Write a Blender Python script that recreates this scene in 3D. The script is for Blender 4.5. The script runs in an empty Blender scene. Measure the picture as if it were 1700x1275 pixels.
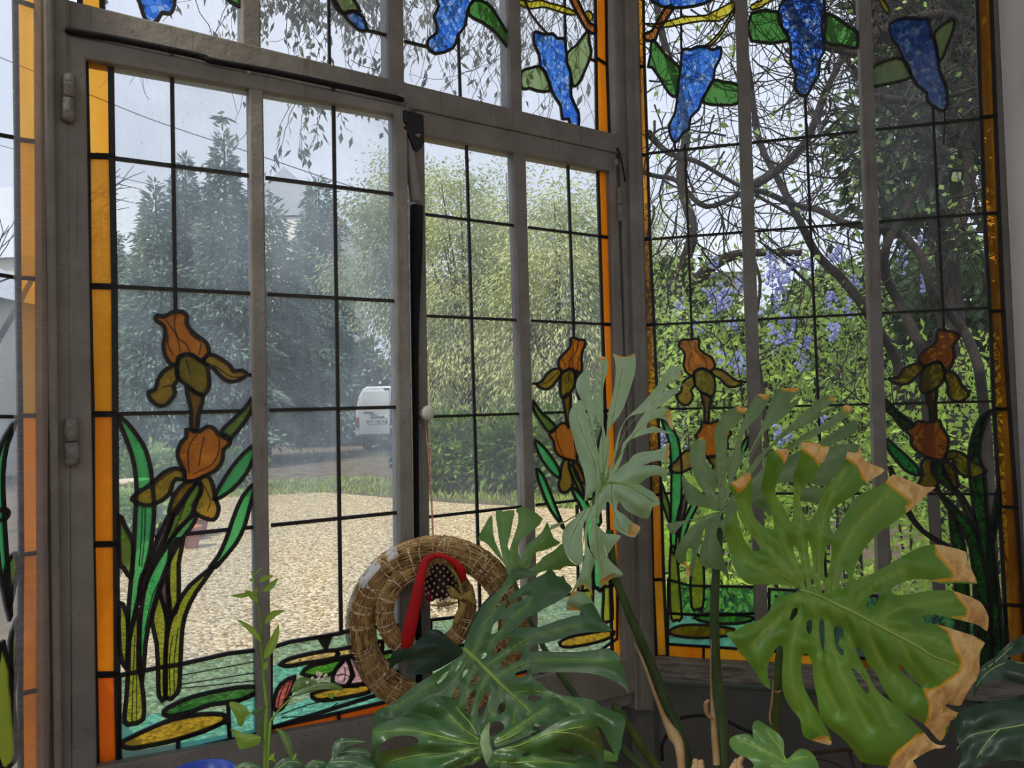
import bpy, math, random
import numpy as np
from mathutils import Vector, Matrix
from mathutils.geometry import delaunay_2d_cdt

# ------------------------------------------------------------------ camera, world, sun, exposure
SC = bpy.context.scene
COL = SC.collection
F, CX, CY = 1220.0, 850.0, 637.5            # focal length in pixels of the 1700x1275 frame
PITCH, ROLL = 0.029874, -0.026239
CAM_Z = 1.22
cp, sp, cr, sr = math.cos(PITCH), math.sin(PITCH), math.cos(ROLL), math.sin(ROLL)
_R, _U, _Fw = Vector((1, 0, 0)), Vector((0, -sp, cp)), Vector((0, cp, sp))
AX_R = cr * _R + sr * _U
AX_U = -sr * _R + cr * _U
EYE = Vector((0, 0, CAM_Z))
cd = bpy.data.cameras.new('camera')
cd.sensor_fit = 'HORIZONTAL'
cd.sensor_width = 36.0
cd.lens = F / 1700.0 * 36.0
cd.clip_start, cd.clip_end = 0.02, 400
cam = bpy.data.objects.new('camera', cd)
m = Matrix((AX_R, AX_U, -_Fw)).transposed().to_4x4()
m.translation = EYE
cam.matrix_world = m
COL.objects.link(cam)
SC.camera = cam

SC.view_settings.view_transform = 'Standard'
SC.view_settings.look = 'None'
SC.view_settings.exposure = 0.36
SC.view_settings.gamma = 1.0
SC.cycles.use_denoising = True
SC.cycles.max_bounces = 10
SC.cycles.transparent_max_bounces = 24
SC.cycles.diffuse_bounces = 5
SC.cycles.glossy_bounces = 3
SC.cycles.transmission_bounces = 8
SC.cycles.sample_clamp_indirect = 6.0
SC.cycles.caustics_reflective = False
SC.cycles.caustics_refractive = False

def lin(c):
    if isinstance(c, str):
        c = [int(c[i:i + 2], 16) / 255 for i in (0, 2, 4)]
    return tuple(((x / 12.92) if x <= .04045 else ((x + .055) / 1.055) ** 2.4) for x in c)

W = bpy.data.worlds.new('overcast_sky')
SC.world = W
W.use_nodes = True
nt = W.node_tree
nt.nodes.clear()
wo = nt.nodes.new('ShaderNodeOutputWorld')
bg = nt.nodes.new('ShaderNodeBackground')
tc = nt.nodes.new('ShaderNodeTexCoord')
nz = nt.nodes.new('ShaderNodeTexNoise')
nz.inputs['Scale'].default_value = 2.2
nz.inputs['Detail'].default_value = 4
rp = nt.nodes.new('ShaderNodeValToRGB')
rp.color_ramp.elements[0].position = .3
rp.color_ramp.elements[0].color = (.60, .65, .78, 1)
rp.color_ramp.elements[1].position = .72
rp.color_ramp.elements[1].color = (.73, .77, .88, 1)
nt.links.new(tc.outputs['Generated'], nz.inputs['Vector'])
nt.links.new(nz.outputs['Fac'], rp.inputs['Fac'])
nt.links.new(rp.outputs['Color'], bg.inputs['Color'])
bg.inputs['Strength'].default_value = 1.0
nt.links.new(bg.outputs['Background'], wo.inputs['Surface'])

sun = bpy.data.lights.new('hazy_sun', 'SUN')
sun.energy = 4.4
sun.angle = math.radians(14)
sun.color = (1.0, .93, .82)
so = bpy.data.objects.new('hazy_sun', sun)
so.rotation_euler = Vector((0.42, 0.55, -0.95)).to_track_quat('-Z', 'Y').to_euler()
COL.objects.link(so)

# ------------------------------------------------------------------ helpers
def ray(x, y):
    u, v = (x - CX) / F, (y - CY) / F
    return (AX_R * u - AX_U * v + _Fw)

def at(x, y, d):
    """the point d metres in front of the window seat that is seen at (x, y)"""
    r = ray(x, y)
    return EYE + r * (d / r.y)

def ground_at(x, d, z=0.0):
    r = ray(x, 680)
    return Vector((r.x / r.y * d, d, z))

class Plane:
    """a vertical window plane: y = D + x tan(a)"""
    def __init__(s, a, D):
        s.o = Vector((0, D, 0)); s.u = Vector((math.cos(a), math.sin(a), 0)); s.n = Vector((-math.sin(a), math.cos(a), 0))
    def uh(s, x, y, off=0.0):
        r = ray(x, y)
        t = (s.o + s.n * off - EYE).dot(s.n) / r.dot(s.n)
        p = EYE + r * t
        return ((p - s.o).dot(s.u), p.z)
    def p(s, u, h, off=0.0):
        q = s.o + s.u * u + s.n * off
        return Vector((q.x, q.y, h))

def pts(s, o=(0, 0), k=1.0):
    out = []
    for t in s.split():
        a, b = t.split(',')
        out.append((o[0] + float(a) / k, o[1] + float(b) / k))
    return out

def smooth_closed(P, n=3):
    """Catmull-Rom through a closed outline"""
    out = []; L = len(P)
    for i in range(L):
        p0, p1, p2, p3 = (P[(i + j - 1) % L] for j in range(4))
        for k in range(n):
            t = k / n
            out.append(tuple(.5 * ((2 * b) + (c - a) * t + (2 * a - 5 * b + 4 * c - d) * t * t + (3 * b - a - 3 * c + d) * t ** 3)
                             for a, b, c, d in zip(p0, p1, p2, p3)))
    return out

def smooth_open(P, n=4):
    if len(P) < 3: return [tuple(p) for p in P]
    out = []; Q = [P[0]] + list(P) + [P[-1]]
    for i in range(1, len(Q) - 2):
        p0, p1, p2, p3 = Q[i - 1:i + 3]
        for k in range(n):
            t = k / n
            out.append(tuple(.5 * ((2 * b) + (c - a) * t + (2 * a - 5 * b + 4 * c - d) * t * t + (3 * b - a - 3 * c + d) * t ** 3)
                             for a, b, c, d in zip(p0, p1, p2, p3)))
    out.append(tuple(P[-1]))
    return out

class MB:
    def __init__(s): s.v = []; s.f = []
    def add(s, v, f):
        b = len(s.v); s.v += [tuple(p) for p in v]; s.f += [tuple(i + b for i in q) for q in f]
    def hexa(s, c):
        """eight corners: four of the front face then the four behind them"""
        s.add(c, [(3, 2, 1, 0), (4, 5, 6, 7), (0, 1, 5, 4), (1, 2, 6, 5), (2, 3, 7, 6), (3, 0, 4, 7)])
    def box(s, c, sz, rz=0.0):
        x, y, z = (q / 2 for q in sz); M = Matrix.Rotation(rz, 3, 'Z'); c = Vector(c)
        s.hexa([c + M @ Vector(p) for p in ((-x, -y, -z), (x, -y, -z), (x, -y, z), (-x, -y, z), (-x, y, -z), (x, y, -z), (x, y, z), (-x, y, z))])
    def prism(s, P, Q):
        n = len(P)
        s.add(list(P) + list(Q), [tuple(range(n - 1, -1, -1)), tuple(range(n, 2 * n))] + [(i, (i + 1) % n, n + (i + 1) % n, n + i) for i in range(n)])
    def tube(s, path, rad, n=6, cap=True):
        path = [Vector(p) for p in path]
        if len(path) < 2: return
        if not hasattr(rad, '__len__'): rad = [rad] * len(path)
        T = []
        for i in range(len(path)):
            t = path[min(i + 1, len(path) - 1)] - path[max(i - 1, 0)]
            T.append(t.normalized() if t.length > 1e-9 else Vector((0, 0, 1)))
        ref = Vector((0, 0, 1)) if abs(T[0].z) < .9 else Vector((1, 0, 0))
        a = T[0].cross(ref).normalized(); V = []; Fc = []
        for i, p in enumerate(path):
            a = (a - T[i] * a.dot(T[i]))
            a = a.normalized() if a.length > 1e-6 else T[i].orthogonal().normalized()
            b = T[i].cross(a)
            for k in range(n):
                w = 2 * math.pi * k / n
                V.append(p + (a * math.cos(w) + b * math.sin(w)) * rad[i])
        for i in range(len(path) - 1):
            for k in range(n):
                Fc.append((i * n + k, i * n + (k + 1) % n, (i + 1) * n + (k + 1) % n, (i + 1) * n + k))
        if cap: Fc += [tuple(range(n - 1, -1, -1)), tuple(range((len(path) - 1) * n, len(path) * n))]
        s.add(V, Fc)
    def lathe(s, prof, c=(0, 0, 0), n=24):
        c = Vector(c); V = []; Fc = []
        for r, z in prof:
            for k in range(n):
                w = 2 * math.pi * k / n; V.append(c + Vector((r * math.cos(w), r * math.sin(w), z)))
        for i in range(len(prof) - 1):
            for k in range(n): Fc.append((i * n + k, i * n + (k + 1) % n, (i + 1) * n + (k + 1) % n, (i + 1) * n + k))
        Fc += [tuple(range(n - 1, -1, -1)), tuple(range((len(prof) - 1) * n, len(prof) * n))]
        s.add(V, Fc)
    def ball(s, c, r, nu=10, nv=7):
        rr = r if hasattr(r, '__len__') else (r, r, r); c = Vector(c); V = []; Fc = []
        for j in range(nv + 1):
            th = math.pi * j / nv
            for k in range(nu):
                w = 2 * math.pi * k / nu
                V.append(c + Vector((rr[0] * math.sin(th) * math.cos(w), rr[1] * math.sin(th) * math.sin(w), rr[2] * math.cos(th))))
        for j in range(nv):
            for k in range(nu): Fc.append((j * nu + k, (j + 1) * nu + k, (j + 1) * nu + (k + 1) % nu, j * nu + (k + 1) % nu))
        s.add(V, Fc)
    def build(s, name, mat, parent=None, smooth=False):
        me = bpy.data.meshes.new(name)
        me.from_pydata(s.v, [], s.f)
        if smooth: me.polygons.foreach_set('use_smooth', [True] * len(me.polygons))
        if mat is not None: me.materials.append(mat)
        o = bpy.data.objects.new(name, me); COL.objects.link(o)
        if parent is not None:
            o.parent = parent
            o.matrix_parent_inverse = Matrix.Translation(-parent.location) if parent.type == 'EMPTY' else Matrix()
        return o

def np_mesh(name, V, Fq, mat, parent=None, smooth=False):
    """fast mesh from arrays: V (n,3), Fq (m,k) with the same k for all faces"""
    V = np.asarray(V, dtype=np.float32); Fq = np.asarray(Fq, dtype=np.int32)
    me = bpy.data.meshes.new(name)
    me.vertices.add(len(V)); me.vertices.foreach_set('co', V.ravel())
    k = Fq.shape[1]
    me.loops.add(Fq.size); me.loops.foreach_set('vertex_index', Fq.ravel())
    me.polygons.add(len(Fq))
    me.polygons.foreach_set('loop_start', np.arange(0, Fq.size, k, dtype=np.int32))
    me.polygons.foreach_set('loop_total', np.full(len(Fq), k, dtype=np.int32))
    if smooth: me.polygons.foreach_set('use_smooth', np.ones(len(Fq), dtype=bool))
    me.update(calc_edges=True); me.validate()
    if mat is not None: me.materials.append(mat)
    o = bpy.data.objects.new(name, me); COL.objects.link(o)
    if parent is not None:
        o.parent = parent
        o.matrix_parent_inverse = Matrix.Translation(-parent.location) if parent.type == 'EMPTY' else Matrix()
    return o

def tag(o, label, cat, kind=None, group=None):
    o['label'] = label; o['category'] = cat
    if kind: o['kind'] = kind
    if group: o['group'] = group
    return o

def thing(name, label, cat, loc=(0, 0, 0), kind=None, group=None):
    o = bpy.data.objects.new(name, None); COL.objects.link(o)
    o.location = loc; o.empty_display_size = .05
    return tag(o, label, cat, kind, group)

def inside(P, Q):
    """which of the points Q (n,2) lie inside polygon P"""
    P = np.asarray(P, float); Q = np.asarray(Q, float)
    x, y = Q[:, 0], Q[:, 1]; r = np.zeros(len(Q), bool)
    x1, y1 = P[:, 0], P[:, 1]; x2, y2 = np.roll(x1, -1), np.roll(y1, -1)
    for a, b, c, d in zip(x1, y1, x2, y2):
        if b == d: continue
        k = (b > y) != (d > y)
        r ^= k & (x < (c - a) * (y - b) / (d - b) + a)
    return r

def seg_dist(Q, poly, closed=False):
    """distance of points Q to a polyline"""
    Q = np.asarray(Q, float); P = np.asarray(poly, float)
    A = P; B = np.roll(P, -1, axis=0)
    if not closed: A, B = P[:-1], P[1:]
    best = np.full(len(Q), 1e9)
    for a, b in zip(A, B):
        ab = b - a; t = np.clip(((Q - a) @ ab) / max(ab @ ab, 1e-12), 0, 1)
        best = np.minimum(best, np.hypot(*(Q - a - t[:, None] * ab).T))
    return best

def triangulate(add, sub=(), grid=None, extra=(), keep=None):
    """triangles of (union of the outlines in add) minus (outlines in sub), with an even grid of inner points"""
    V = []; E = []
    def loop(P):
        b = len(V); V.extend(P); n = len(P)
        E.extend((b + i, b + (i + 1) % n) for i in range(n))
    for P in add: loop(P)
    for P in sub: loop(P)
    for P in extra: loop(P)
    if grid:
        A = np.array([p for P in add for p in P]); lo, hi = A.min(0), A.max(0)
        gx, gy = np.meshgrid(np.arange(lo[0], hi[0], grid), np.arange(lo[1], hi[1], grid))
        gx[1::2] += grid / 2
        G = np.stack([gx.ravel(), gy.ravel()], 1)
        m = np.zeros(len(G), bool)
        for P in add: m |= inside(P, G)
        for P in sub: m &= ~inside(P, G)
        G = G[m]
        if len(G):
            dd = np.full(len(G), 1e9)
            for P in list(add) + list(sub): dd = np.minimum(dd, seg_dist(G, P, True))
            V.extend(map(tuple, G[dd > grid * .4]))
    r = delaunay_2d_cdt([Vector(p) for p in V], E, [], 0, 1e-5)
    vv = np.array([tuple(p) for p in r[0]]); ff = np.array([f for f in r[2] if len(f) == 3])
    c = vv[ff].mean(1)
    m = np.zeros(len(c), bool)
    for P in add: m |= inside(P, c)
    for P in sub: m &= ~inside(P, c)
    return vv, ff[m]

def compact(vv, ff):
    used = np.unique(ff); remap = np.full(len(vv), -1); remap[used] = np.arange(len(used))
    return used, remap[ff]

# ------------------------------------------------------------------ materials
class NT:
    def __init__(s, name):
        s.m = bpy.data.materials.new(name); s.m.use_nodes = True; s.t = s.m.node_tree; s.t.nodes.clear()
        s.out = s.t.nodes.new('ShaderNodeOutputMaterial')
    def n(s, kind, ins=None, **kw):
        d = s.t.nodes.new('ShaderNode' + kind)
        for k, v in kw.items(): setattr(d, k, v)
        for k, v in (ins or {}).items():
            if isinstance(v, bpy.types.NodeSocket): s.t.links.new(v, d.inputs[k])
            else: d.inputs[k].default_value = v
        return d
    def ramp(s, fac, stops):
        d = s.t.nodes.new('ShaderNodeValToRGB'); e = d.color_ramp.elements
        while len(e) < len(stops): e.new(.5)
        for q, (p, c) in zip(e, stops): q.position = p; q.color = (*c[:3], 1)
        s.t.links.new(fac, d.inputs['Fac']); return d.outputs['Color']
    def noise(s, scale, detail=3, rough=.55, coord='Object', stretch=None, dist=0.0):
        v = s.n('TexCoord').outputs[coord]
        if stretch: v = s.n('Mapping', {'Vector': v, 'Scale': stretch}).outputs[0]
        return s.n('TexNoise', {'Vector': v, 'Scale': scale, 'Detail': detail, 'Roughness': rough, 'Distortion': dist}).outputs['Fac']
    def mix(s, f, a, b):
        d = s.n('MixShader'); 
        if isinstance(f, bpy.types.NodeSocket): s.t.links.new(f, d.inputs[0])
        else: d.inputs[0].default_value = f
        s.t.links.new(a, d.inputs[1]); s.t.links.new(b, d.inputs[2]); return d.outputs[0]
    def end(s, sh): s.t.links.new(sh, s.out.inputs['Surface']); return s.m

def c4(c): return (*c[:3], 1)

def surface(name, c1, c2=None, scale=8, rough=.6, bump=0.0, stretch=None, detail=4, lo=.35, hi=.65, spec=.3, metal=0.0, bscale=None):
    t = NT(name); c1 = lin(c1); c2 = lin(c2) if c2 else c1
    f = t.noise(scale, detail, stretch=stretch)
    col = t.ramp(f, [(lo, c1), (hi, c2)])
    p = t.n('BsdfPrincipled', {'Base Color': col, 'Roughness': rough, 'Specular IOR Level': spec, 'Metallic': metal})
    if bump:
        h = t.noise(bscale or scale * 3, 4, stretch=stretch)
        b = t.n('Bump', {'Height': h, 'Strength': bump, 'Distance': .01}); t.t.links.new(b.outputs[0], p.inputs['Normal'])
    return t.end(p.outputs[0])

def leafy(name, c1, c2, scale=1.5, trans=.35, tcol=None, rough=.5, spec=.3, detail=2):
    """foliage: diffuse and gloss, with light let through"""
    t = NT(name); c1, c2 = lin(c1), lin(c2)
    col = t.ramp(t.noise(scale, detail), [(.35, c1), (.65, c2)])
    p = t.n('BsdfPrincipled', {'Base Color': col, 'Roughness': rough, 'Specular IOR Level': spec})
    if tcol is not None: q = t.n('BsdfTranslucent', {'Color': c4(lin(tcol))})
    else: q = t.n('BsdfTranslucent', {'Color': col})
    return t.end(t.mix(trans, p.outputs[0], q.outputs[0]))

def stained(name, c1, c2, trans=.45, streak=(18, 18, 5), scale=1.0, tint=1.0):
    """coloured cathedral glass: tinted see-through plus a glow from scattered daylight, streaky pigment, a rolled surface"""
    t = NT(name); a, b = lin(c1), lin(c2)
    f = t.noise(scale, 5, .6, stretch=streak, dist=.6)
    col = t.ramp(f, [(.3, a), (.7, b)])
    tr = t.n('BsdfTransparent', {'Color': col}); tl = t.n('BsdfTranslucent', {'Color': col})
    body = t.mix(trans, tr.outputs[0], tl.outputs[0])
    h = t.noise(90, 3)
    bp = t.n('Bump', {'Height': h, 'Strength': .35, 'Distance': .004})
    gl = t.n('BsdfGlossy', {'Roughness': .12, 'Color': (1, 1, 1, 1), 'Normal': bp.outputs[0]})
    return t.end(t.mix(.02, body, gl.outputs[0]))

def clear_glass(name, dust, tint=(.93, .96, .97), warm=(.80, .90, 1.0)):
    """old window glass under a film of dust and dried rain"""
    t = NT(name)
    tr = t.n('BsdfTransparent', {'Color': c4(tint)}); tl = t.n('BsdfTranslucent', {'Color': c4(warm)})
    f1 = t.noise(4.5, 4, .6); f2 = t.noise(1.0, 4, .65, stretch=(60, 60, 9)); f3 = t.noise(230, 2, .5)
    a = t.n('MapRange', {'Value': f1, 'From Min': .3, 'From Max': .7, 'To Min': .45 * dust, 'To Max': 1.35 * dust}).outputs[0]
    b = t.n('MapRange', {'Value': f2, 'From Min': .35, 'From Max': .75, 'To Min': -.12 * dust, 'To Max': .18 * dust}).outputs[0]
    c = t.n('MapRange', {'Value': f3, 'From Min': .66, 'From Max': .74, 'To Min': 0, 'To Max': .9 * dust}).outputs[0]
    s1 = t.n('Math', {0: a, 1: b}, operation='ADD').outputs[0]
    s2 = t.n('Math', {0: s1, 1: c}, operation='ADD', use_clamp=True).outputs[0]
    body = t.mix(s2, tr.outputs[0], tl.outputs[0])
    gl = t.n('BsdfGlossy', {'Roughness': .03})
    return t.end(t.mix(.025, body, gl.outputs[0]))
# ------------------------------------------------------------------ shared materials
M = {}
def old_paint():
    t = NT('old_grey_white_paint')
    c = t.ramp(t.noise(14, 5, .65), [(.3, lin('86827a')), (.7, lin('6e6a61'))])
    k = t.ramp(t.noise(1.0, 3, .6, stretch=(55, 55, 2.2), dist=.3), [(.0, (1, 1, 1)), (.63, (1, 1, 1)), (.66, (.72, .7, .66)), (.69, (1, 1, 1)), (1, (1, 1, 1))])
    s = t.ramp(t.noise(160, 3, .7), [(.0, (1, 1, 1)), (.64, (1, 1, 1)), (.70, (.5, .47, .42)), (1, (.5, .47, .42))])
    c = t.n('MixRGB', {'Fac': 1.0, 'Color1': c, 'Color2': k}, blend_type='MULTIPLY').outputs[0]
    c = t.n('MixRGB', {'Fac': 1.0, 'Color1': c, 'Color2': s}, blend_type='MULTIPLY').outputs[0]
    b = t.n('Bump', {'Height': t.noise(60, 4), 'Strength': .3, 'Distance': .006})
    return t.end(t.n('BsdfPrincipled', {'Base Color': c, 'Roughness': .6, 'Specular IOR Level': .3, 'Normal': b.outputs[0]}).outputs[0])
M['paint'] = old_paint()
M['paint_worn'] = surface('flaking_sill_paint', '8f8a80', '5d574c', 22, .8, .6, stretch=(1, 1, 6), bscale=30)
M['plaster'] = surface('white_wall_plaster', 'd9d8d4', 'cfcdc8', 5, .85, .15)
M['panel'] = surface('dark_grey_panel_paint', '5f5f5b', '52524f', 9, .6, .15)
M['lead'] = surface('blackened_lead', '1b1a19', '262422', 30, .5, .2)
M['iron'] = surface('painted_iron_hinge', '8d8981', '6d675e', 60, .6, .5)
M['black'] = surface('black_plastic', '131314', '1a1a1b', 20, .45)
M['foam'] = surface('black_pipe_foam', '121213', '1d1d1e', 40, .95, .3)
M['wood_floor'] = surface('brown_floor_boards', '6b513a', '523c2a', 6, .5, .1, stretch=(1, 9, 1))

AMB = [stained('amber_glass', 'ffc24a', 'fda516', .88), stained('honey_glass', 'ffb42e', 'e8920a', .88),
       stained('orange_amber_glass', 'ff9c22', 'f08006', .88), stained('burnt_orange_glass', 'fa781e', 'dc580a', .85),
       stained('brown_amber_glass', 'f2a22c', '8c4e08', .28),
       stained('bright_amber_glass', 'ffc24a', 'fda81a', .35), stained('bright_orange_glass', 'ff9e24', 'f28408', .35)]
G_ORG = stained('rust_iris_glass', 'd98430', 'bf6a16', .5)
G_ORD = stained('shaded_rust_iris_glass', 'c07028', '8e4612', .28)  # rust glass darkened in colour for the dim right hand iris
G_OLV = stained('dark_olive_glass', '8c7a20', '6f6118', .5)
G_GLD = stained('ochre_petal_glass', 'b59437', '94762a', .5)
G_BRN = stained('brown_stem_glass', '8e6a24', '6e4e1a', .5)
G_PUR = stained('purple_stem_glass', '6f5d72', '54465a', .5)
G_GRN = stained('emerald_leaf_glass', '66cf86', '3cb066', .62)
G_OGR = stained('olive_leaf_glass', 'a2b244', '839432', .55)
G_MGR = stained('moss_leaf_glass', '7b9a45', '5f8234', .5)
G_DGR = stained('bottle_green_glass', '458a4b', '347240', .45)
G_DGR_D = stained('shaded_bottle_green_glass', '23552f', '143820', .12)  # shaded set: lack of light behind the right iris put into the colours
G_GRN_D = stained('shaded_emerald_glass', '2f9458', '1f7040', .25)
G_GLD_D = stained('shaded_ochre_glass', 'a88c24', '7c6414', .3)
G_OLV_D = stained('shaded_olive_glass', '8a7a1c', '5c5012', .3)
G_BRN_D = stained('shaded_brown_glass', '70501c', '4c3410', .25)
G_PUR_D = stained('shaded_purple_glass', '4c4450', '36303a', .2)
G_LGR = stained('lime_pad_glass', '55a53a', '3f9030', .5)
G_WAT = stained('pale_teal_water_glass', 'aad2c6', '8fbfb2', .42, streak=(8, 8, 40))
G_CYA = stained('turquoise_water_glass', '8adfd8', '68cdc8', .55, streak=(8, 8, 40))
G_YEL = stained('mustard_pad_glass', 'c0a83e', 'a89234', .5)
G_TAN = stained('straw_pad_glass', 'd3c795', 'c2b57e', .35)
G_PNK = stained('lilac_lotus_glass', 'dcc0d6', 'c9a8c8', .5)
G_RED = stained('rose_lotus_glass', 'c8736f', 'b45e5c', .5)
def bubble_glass(name, cols, trans=.5):
    t = NT(name)
    v = t.n('TexVoronoi', {'Vector': t.n('TexCoord').outputs['Object'], 'Scale': 105, 'Randomness': 1.0}, feature='F1')
    e = t.n('TexVoronoi', {'Vector': t.n('TexCoord').outputs['Object'], 'Scale': 105, 'Randomness': 1.0}, feature='DISTANCE_TO_EDGE')
    f = t.n('SeparateColor', {'Color': v.outputs['Color']}).outputs[0]
    col = t.ramp(f, [(0, lin(cols[0])), (.45, lin(cols[1])), (.8, lin(cols[2])), (1, lin(cols[3]))])
    k = t.n('MapRange', {'Value': e.outputs['Distance'], 'From Min': 0, 'From Max': .12, 'To Min': .45, 'To Max': 1}).outputs[0]
    col = t.n('MixRGB', {'Fac': 1.0, 'Color1': col, 'Color2': k}, blend_type='MULTIPLY').outputs[0]
    body = t.mix(trans, t.n('BsdfTransparent', {'Color': col}).outputs[0], t.n('BsdfTranslucent', {'Color': col}).outputs[0])
    return t.end(t.mix(.03, body, t.n('BsdfGlossy', {'Roughness': .1}).outputs[0]))
G_BLU = bubble_glass('wisteria_blue_bubble_glass', ('2f6ad8', '4a8cf0', '74aeff', 'a9c6f4'), .5)
G_BLD = bubble_glass('deep_wisteria_bubble_glass', ('2450b4', '3a74dc', '6a9cf4', '9cb8e8'), .25)
G_TEA = stained('sea_green_water_glass', '7fbfae', '5ea394', .12, streak=(8, 8, 40))
G_YLV = stained('yellow_vine_glass', 'e6d84a', 'c9b830', .35)
G_BRC = stained('brown_branch_glass', 'c07838', '9a5a24', .45)
G_LFG = stained('vine_leaf_glass', '5c9a4a', '3f7a34', .4)
G_LFP = stained('pale_vine_leaf_glass', '9db17a', '7d9460', .4)
CLR_S1 = clear_glass('dusty_glass_heavy', .35, warm=(.66, .82, 1.0))
CLR_S2 = clear_glass('dusty_glass_middling', .15)
CLR_R = clear_glass('dusty_glass_light', .035)
CLR_T = clear_glass('dusty_transom_glass', .26, warm=(.82, .88, 1.0))
CLR_L = clear_glass('hazy_side_glass', .25)

# ------------------------------------------------------------------ window planes
PS1 = Plane(.524851, 1.494054)          # the casement that stands a little open
PC = Plane(.555901, 1.544799)
PR = Plane(-.235577, 1.798544)
PL = Plane(.555901 + math.radians(45), 4.07)
ROWS = {-1: .7983, 0: .5870, 1: .3832, 2: .1815, 3: -.0168, 4: -.2120, 5: -.4121}

class Light:
    """a leaded window in one plane: coloured pieces, clear glass round them, lead between"""
    def __init__(s, plane, parent, clear_mat, w=.0055):
        s.P = plane; s.parent = parent; s.w = w; s.clear = clear_mat; s.pieces = []; s.lead = MB(); s.areas = []
    def uh(s, P): return [s.P.uh(*p) for p in P]
    def strip(s, Q, w=None, closed=False, d=.0028):
        w = (w or s.w) / 2; Q = [np.array(q, float) for q in Q]
        Q = [q for i, q in enumerate(Q) if i == 0 or np.hypot(*(q - Q[i - 1])) > 4e-4]
        if closed and np.hypot(*(Q[0] - Q[-1])) < 4e-4: Q = Q[:-1]
        n = len(Q)
        if n < 2: return
        L = []; R = []
        for i in range(n):
            a = Q[(i - 1) % n] if closed or i else Q[i]; b = Q[(i + 1) % n] if closed or i < n - 1 else Q[i]
            def nrm(x):
                l = np.hypot(*x); return np.array([-x[1], x[0]]) / l if l > 1e-9 else np.zeros(2)
            n1, n2 = nrm(Q[i] - a), nrm(b - Q[i]); k = n1 + n2; l = np.hypot(*k)
            k = k / l if l > 1e-6 else n2
            c = max(.55, float(k @ (n2 if np.hypot(*n2) > 0 else n1)))
            L.append(Q[i] + k * w / c); R.append(Q[i] - k * w / c)
        b = []
        for q, e in ((L, -d), (R, -d), (R, d), (L, d)): b.append([s.P.p(x[0], x[1], e) for x in q])
        V = [p for row in b for p in row]; Fc = []
        m = n if closed else n - 1
        for r in range(4):
            for i in range(m):
                j = (i + 1) % n; r2 = (r + 1) % 4
                Fc.append((r * n + i, r * n + j, r2 * n + j, r2 * n + i))
        if not closed: Fc += [(0, n, 2 * n, 3 * n), (4 * n - 1, 3 * n - 1, 2 * n - 1, n - 1)]
        s.lead.add(V, Fc)
    def piece(s, name, P, mat, sm=2, w=None, lead=True, uh=False):
        Q = P if uh else s.uh(P)
        if sm > 1: Q = smooth_closed(Q, sm)
        lo, hi = np.min(Q, 0), np.max(Q, 0)
        sub = [q for q in s.pieces if (np.min(q, 0) < hi).all() and (np.max(q, 0) > lo).all()]
        vv, ff = triangulate([Q], sub)
        s.pieces.append(Q)
        if lead: s.strip(Q, w, True)
        if len(ff) == 0: return None
        used, f2 = compact(vv, ff)
        mb = MB(); mb.add([s.P.p(a, b) for a, b in vv[used]], [tuple(map(int, t)) for t in f2])
        return mb.build(name, mat, s.parent)
    def fine(s, P, w=.0011, uh=False):
        """a painted line on the glass"""
        s.strip(smooth_open(P if uh else s.uh(P), 3), w, d=.0012)
    def line(s, a, b, w=None, uh=False):
        """a straight lead that stops at the coloured pieces"""
        a, b = np.array(a if uh else s.P.uh(*a)), np.array(b if uh else s.P.uh(*b))
        n = max(2, int(np.hypot(*(b - a)) / .004)); T = np.linspace(0, 1, n)
        Q = a + T[:, None] * (b - a); out = np.ones(n, bool)
        for p in s.pieces: out &= ~inside(p, Q)
        run = []
        for i in range(n + 1):
            if i < n and out[i]: run.append(i)
            elif run:
                if len(run) > 1: s.strip([Q[run[0]], Q[run[-1]]], w)
                run = []
    def lead_px(s, P, w=None): s.strip(smooth_open(s.uh(P), 3), w)
    def glaze(s, areas, uh=False):
        mb = MB()
        for A in areas:
            Q = A if uh else s.uh(A)
            vv, ff = triangulate([Q], s.pieces)
            used, f2 = compact(vv, ff)
            mb.add([s.P.p(a, b) for a, b in vv[used]], [tuple(map(int, t)) for t in f2])
        mb.build('clear_glazing', s.clear, s.parent)
        s.lead.build('lead_came', M['lead'], s.parent)

def bar(mb, P, quad, o0, o1):
    """a frame bar whose room face shows the four corners in quad"""
    f = [P.uh(x, y, o0) for x, y in quad]
    mb.hexa([P.p(a, b, o0) for a, b in f] + [P.p(a, b, o1) for a, b in f])

def bevel(o, w=.002):
    md = o.modifiers.new('bevel', 'BEVEL'); md.width = w; md.segments = 2; md.limit_method = 'ANGLE'
    return o

ZA, ZB, ZC, ZD = (0, 300), (0, 600), (0, 935), (400, 935)
ZE, ZF, ZG = (800, 600), (800, 300), (800, 935)
ZH, ZI, ZJ, ZK = (1250, 300), (1250, 600), (1250, 935), (1250, 0)
Z1, Z2, Z3 = (0, 0), (400, 0), (800, 0)
def z(o, s): return pts(s, o, 3.75)
def q(o, s): return pts(s, o, 5.0)

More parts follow.
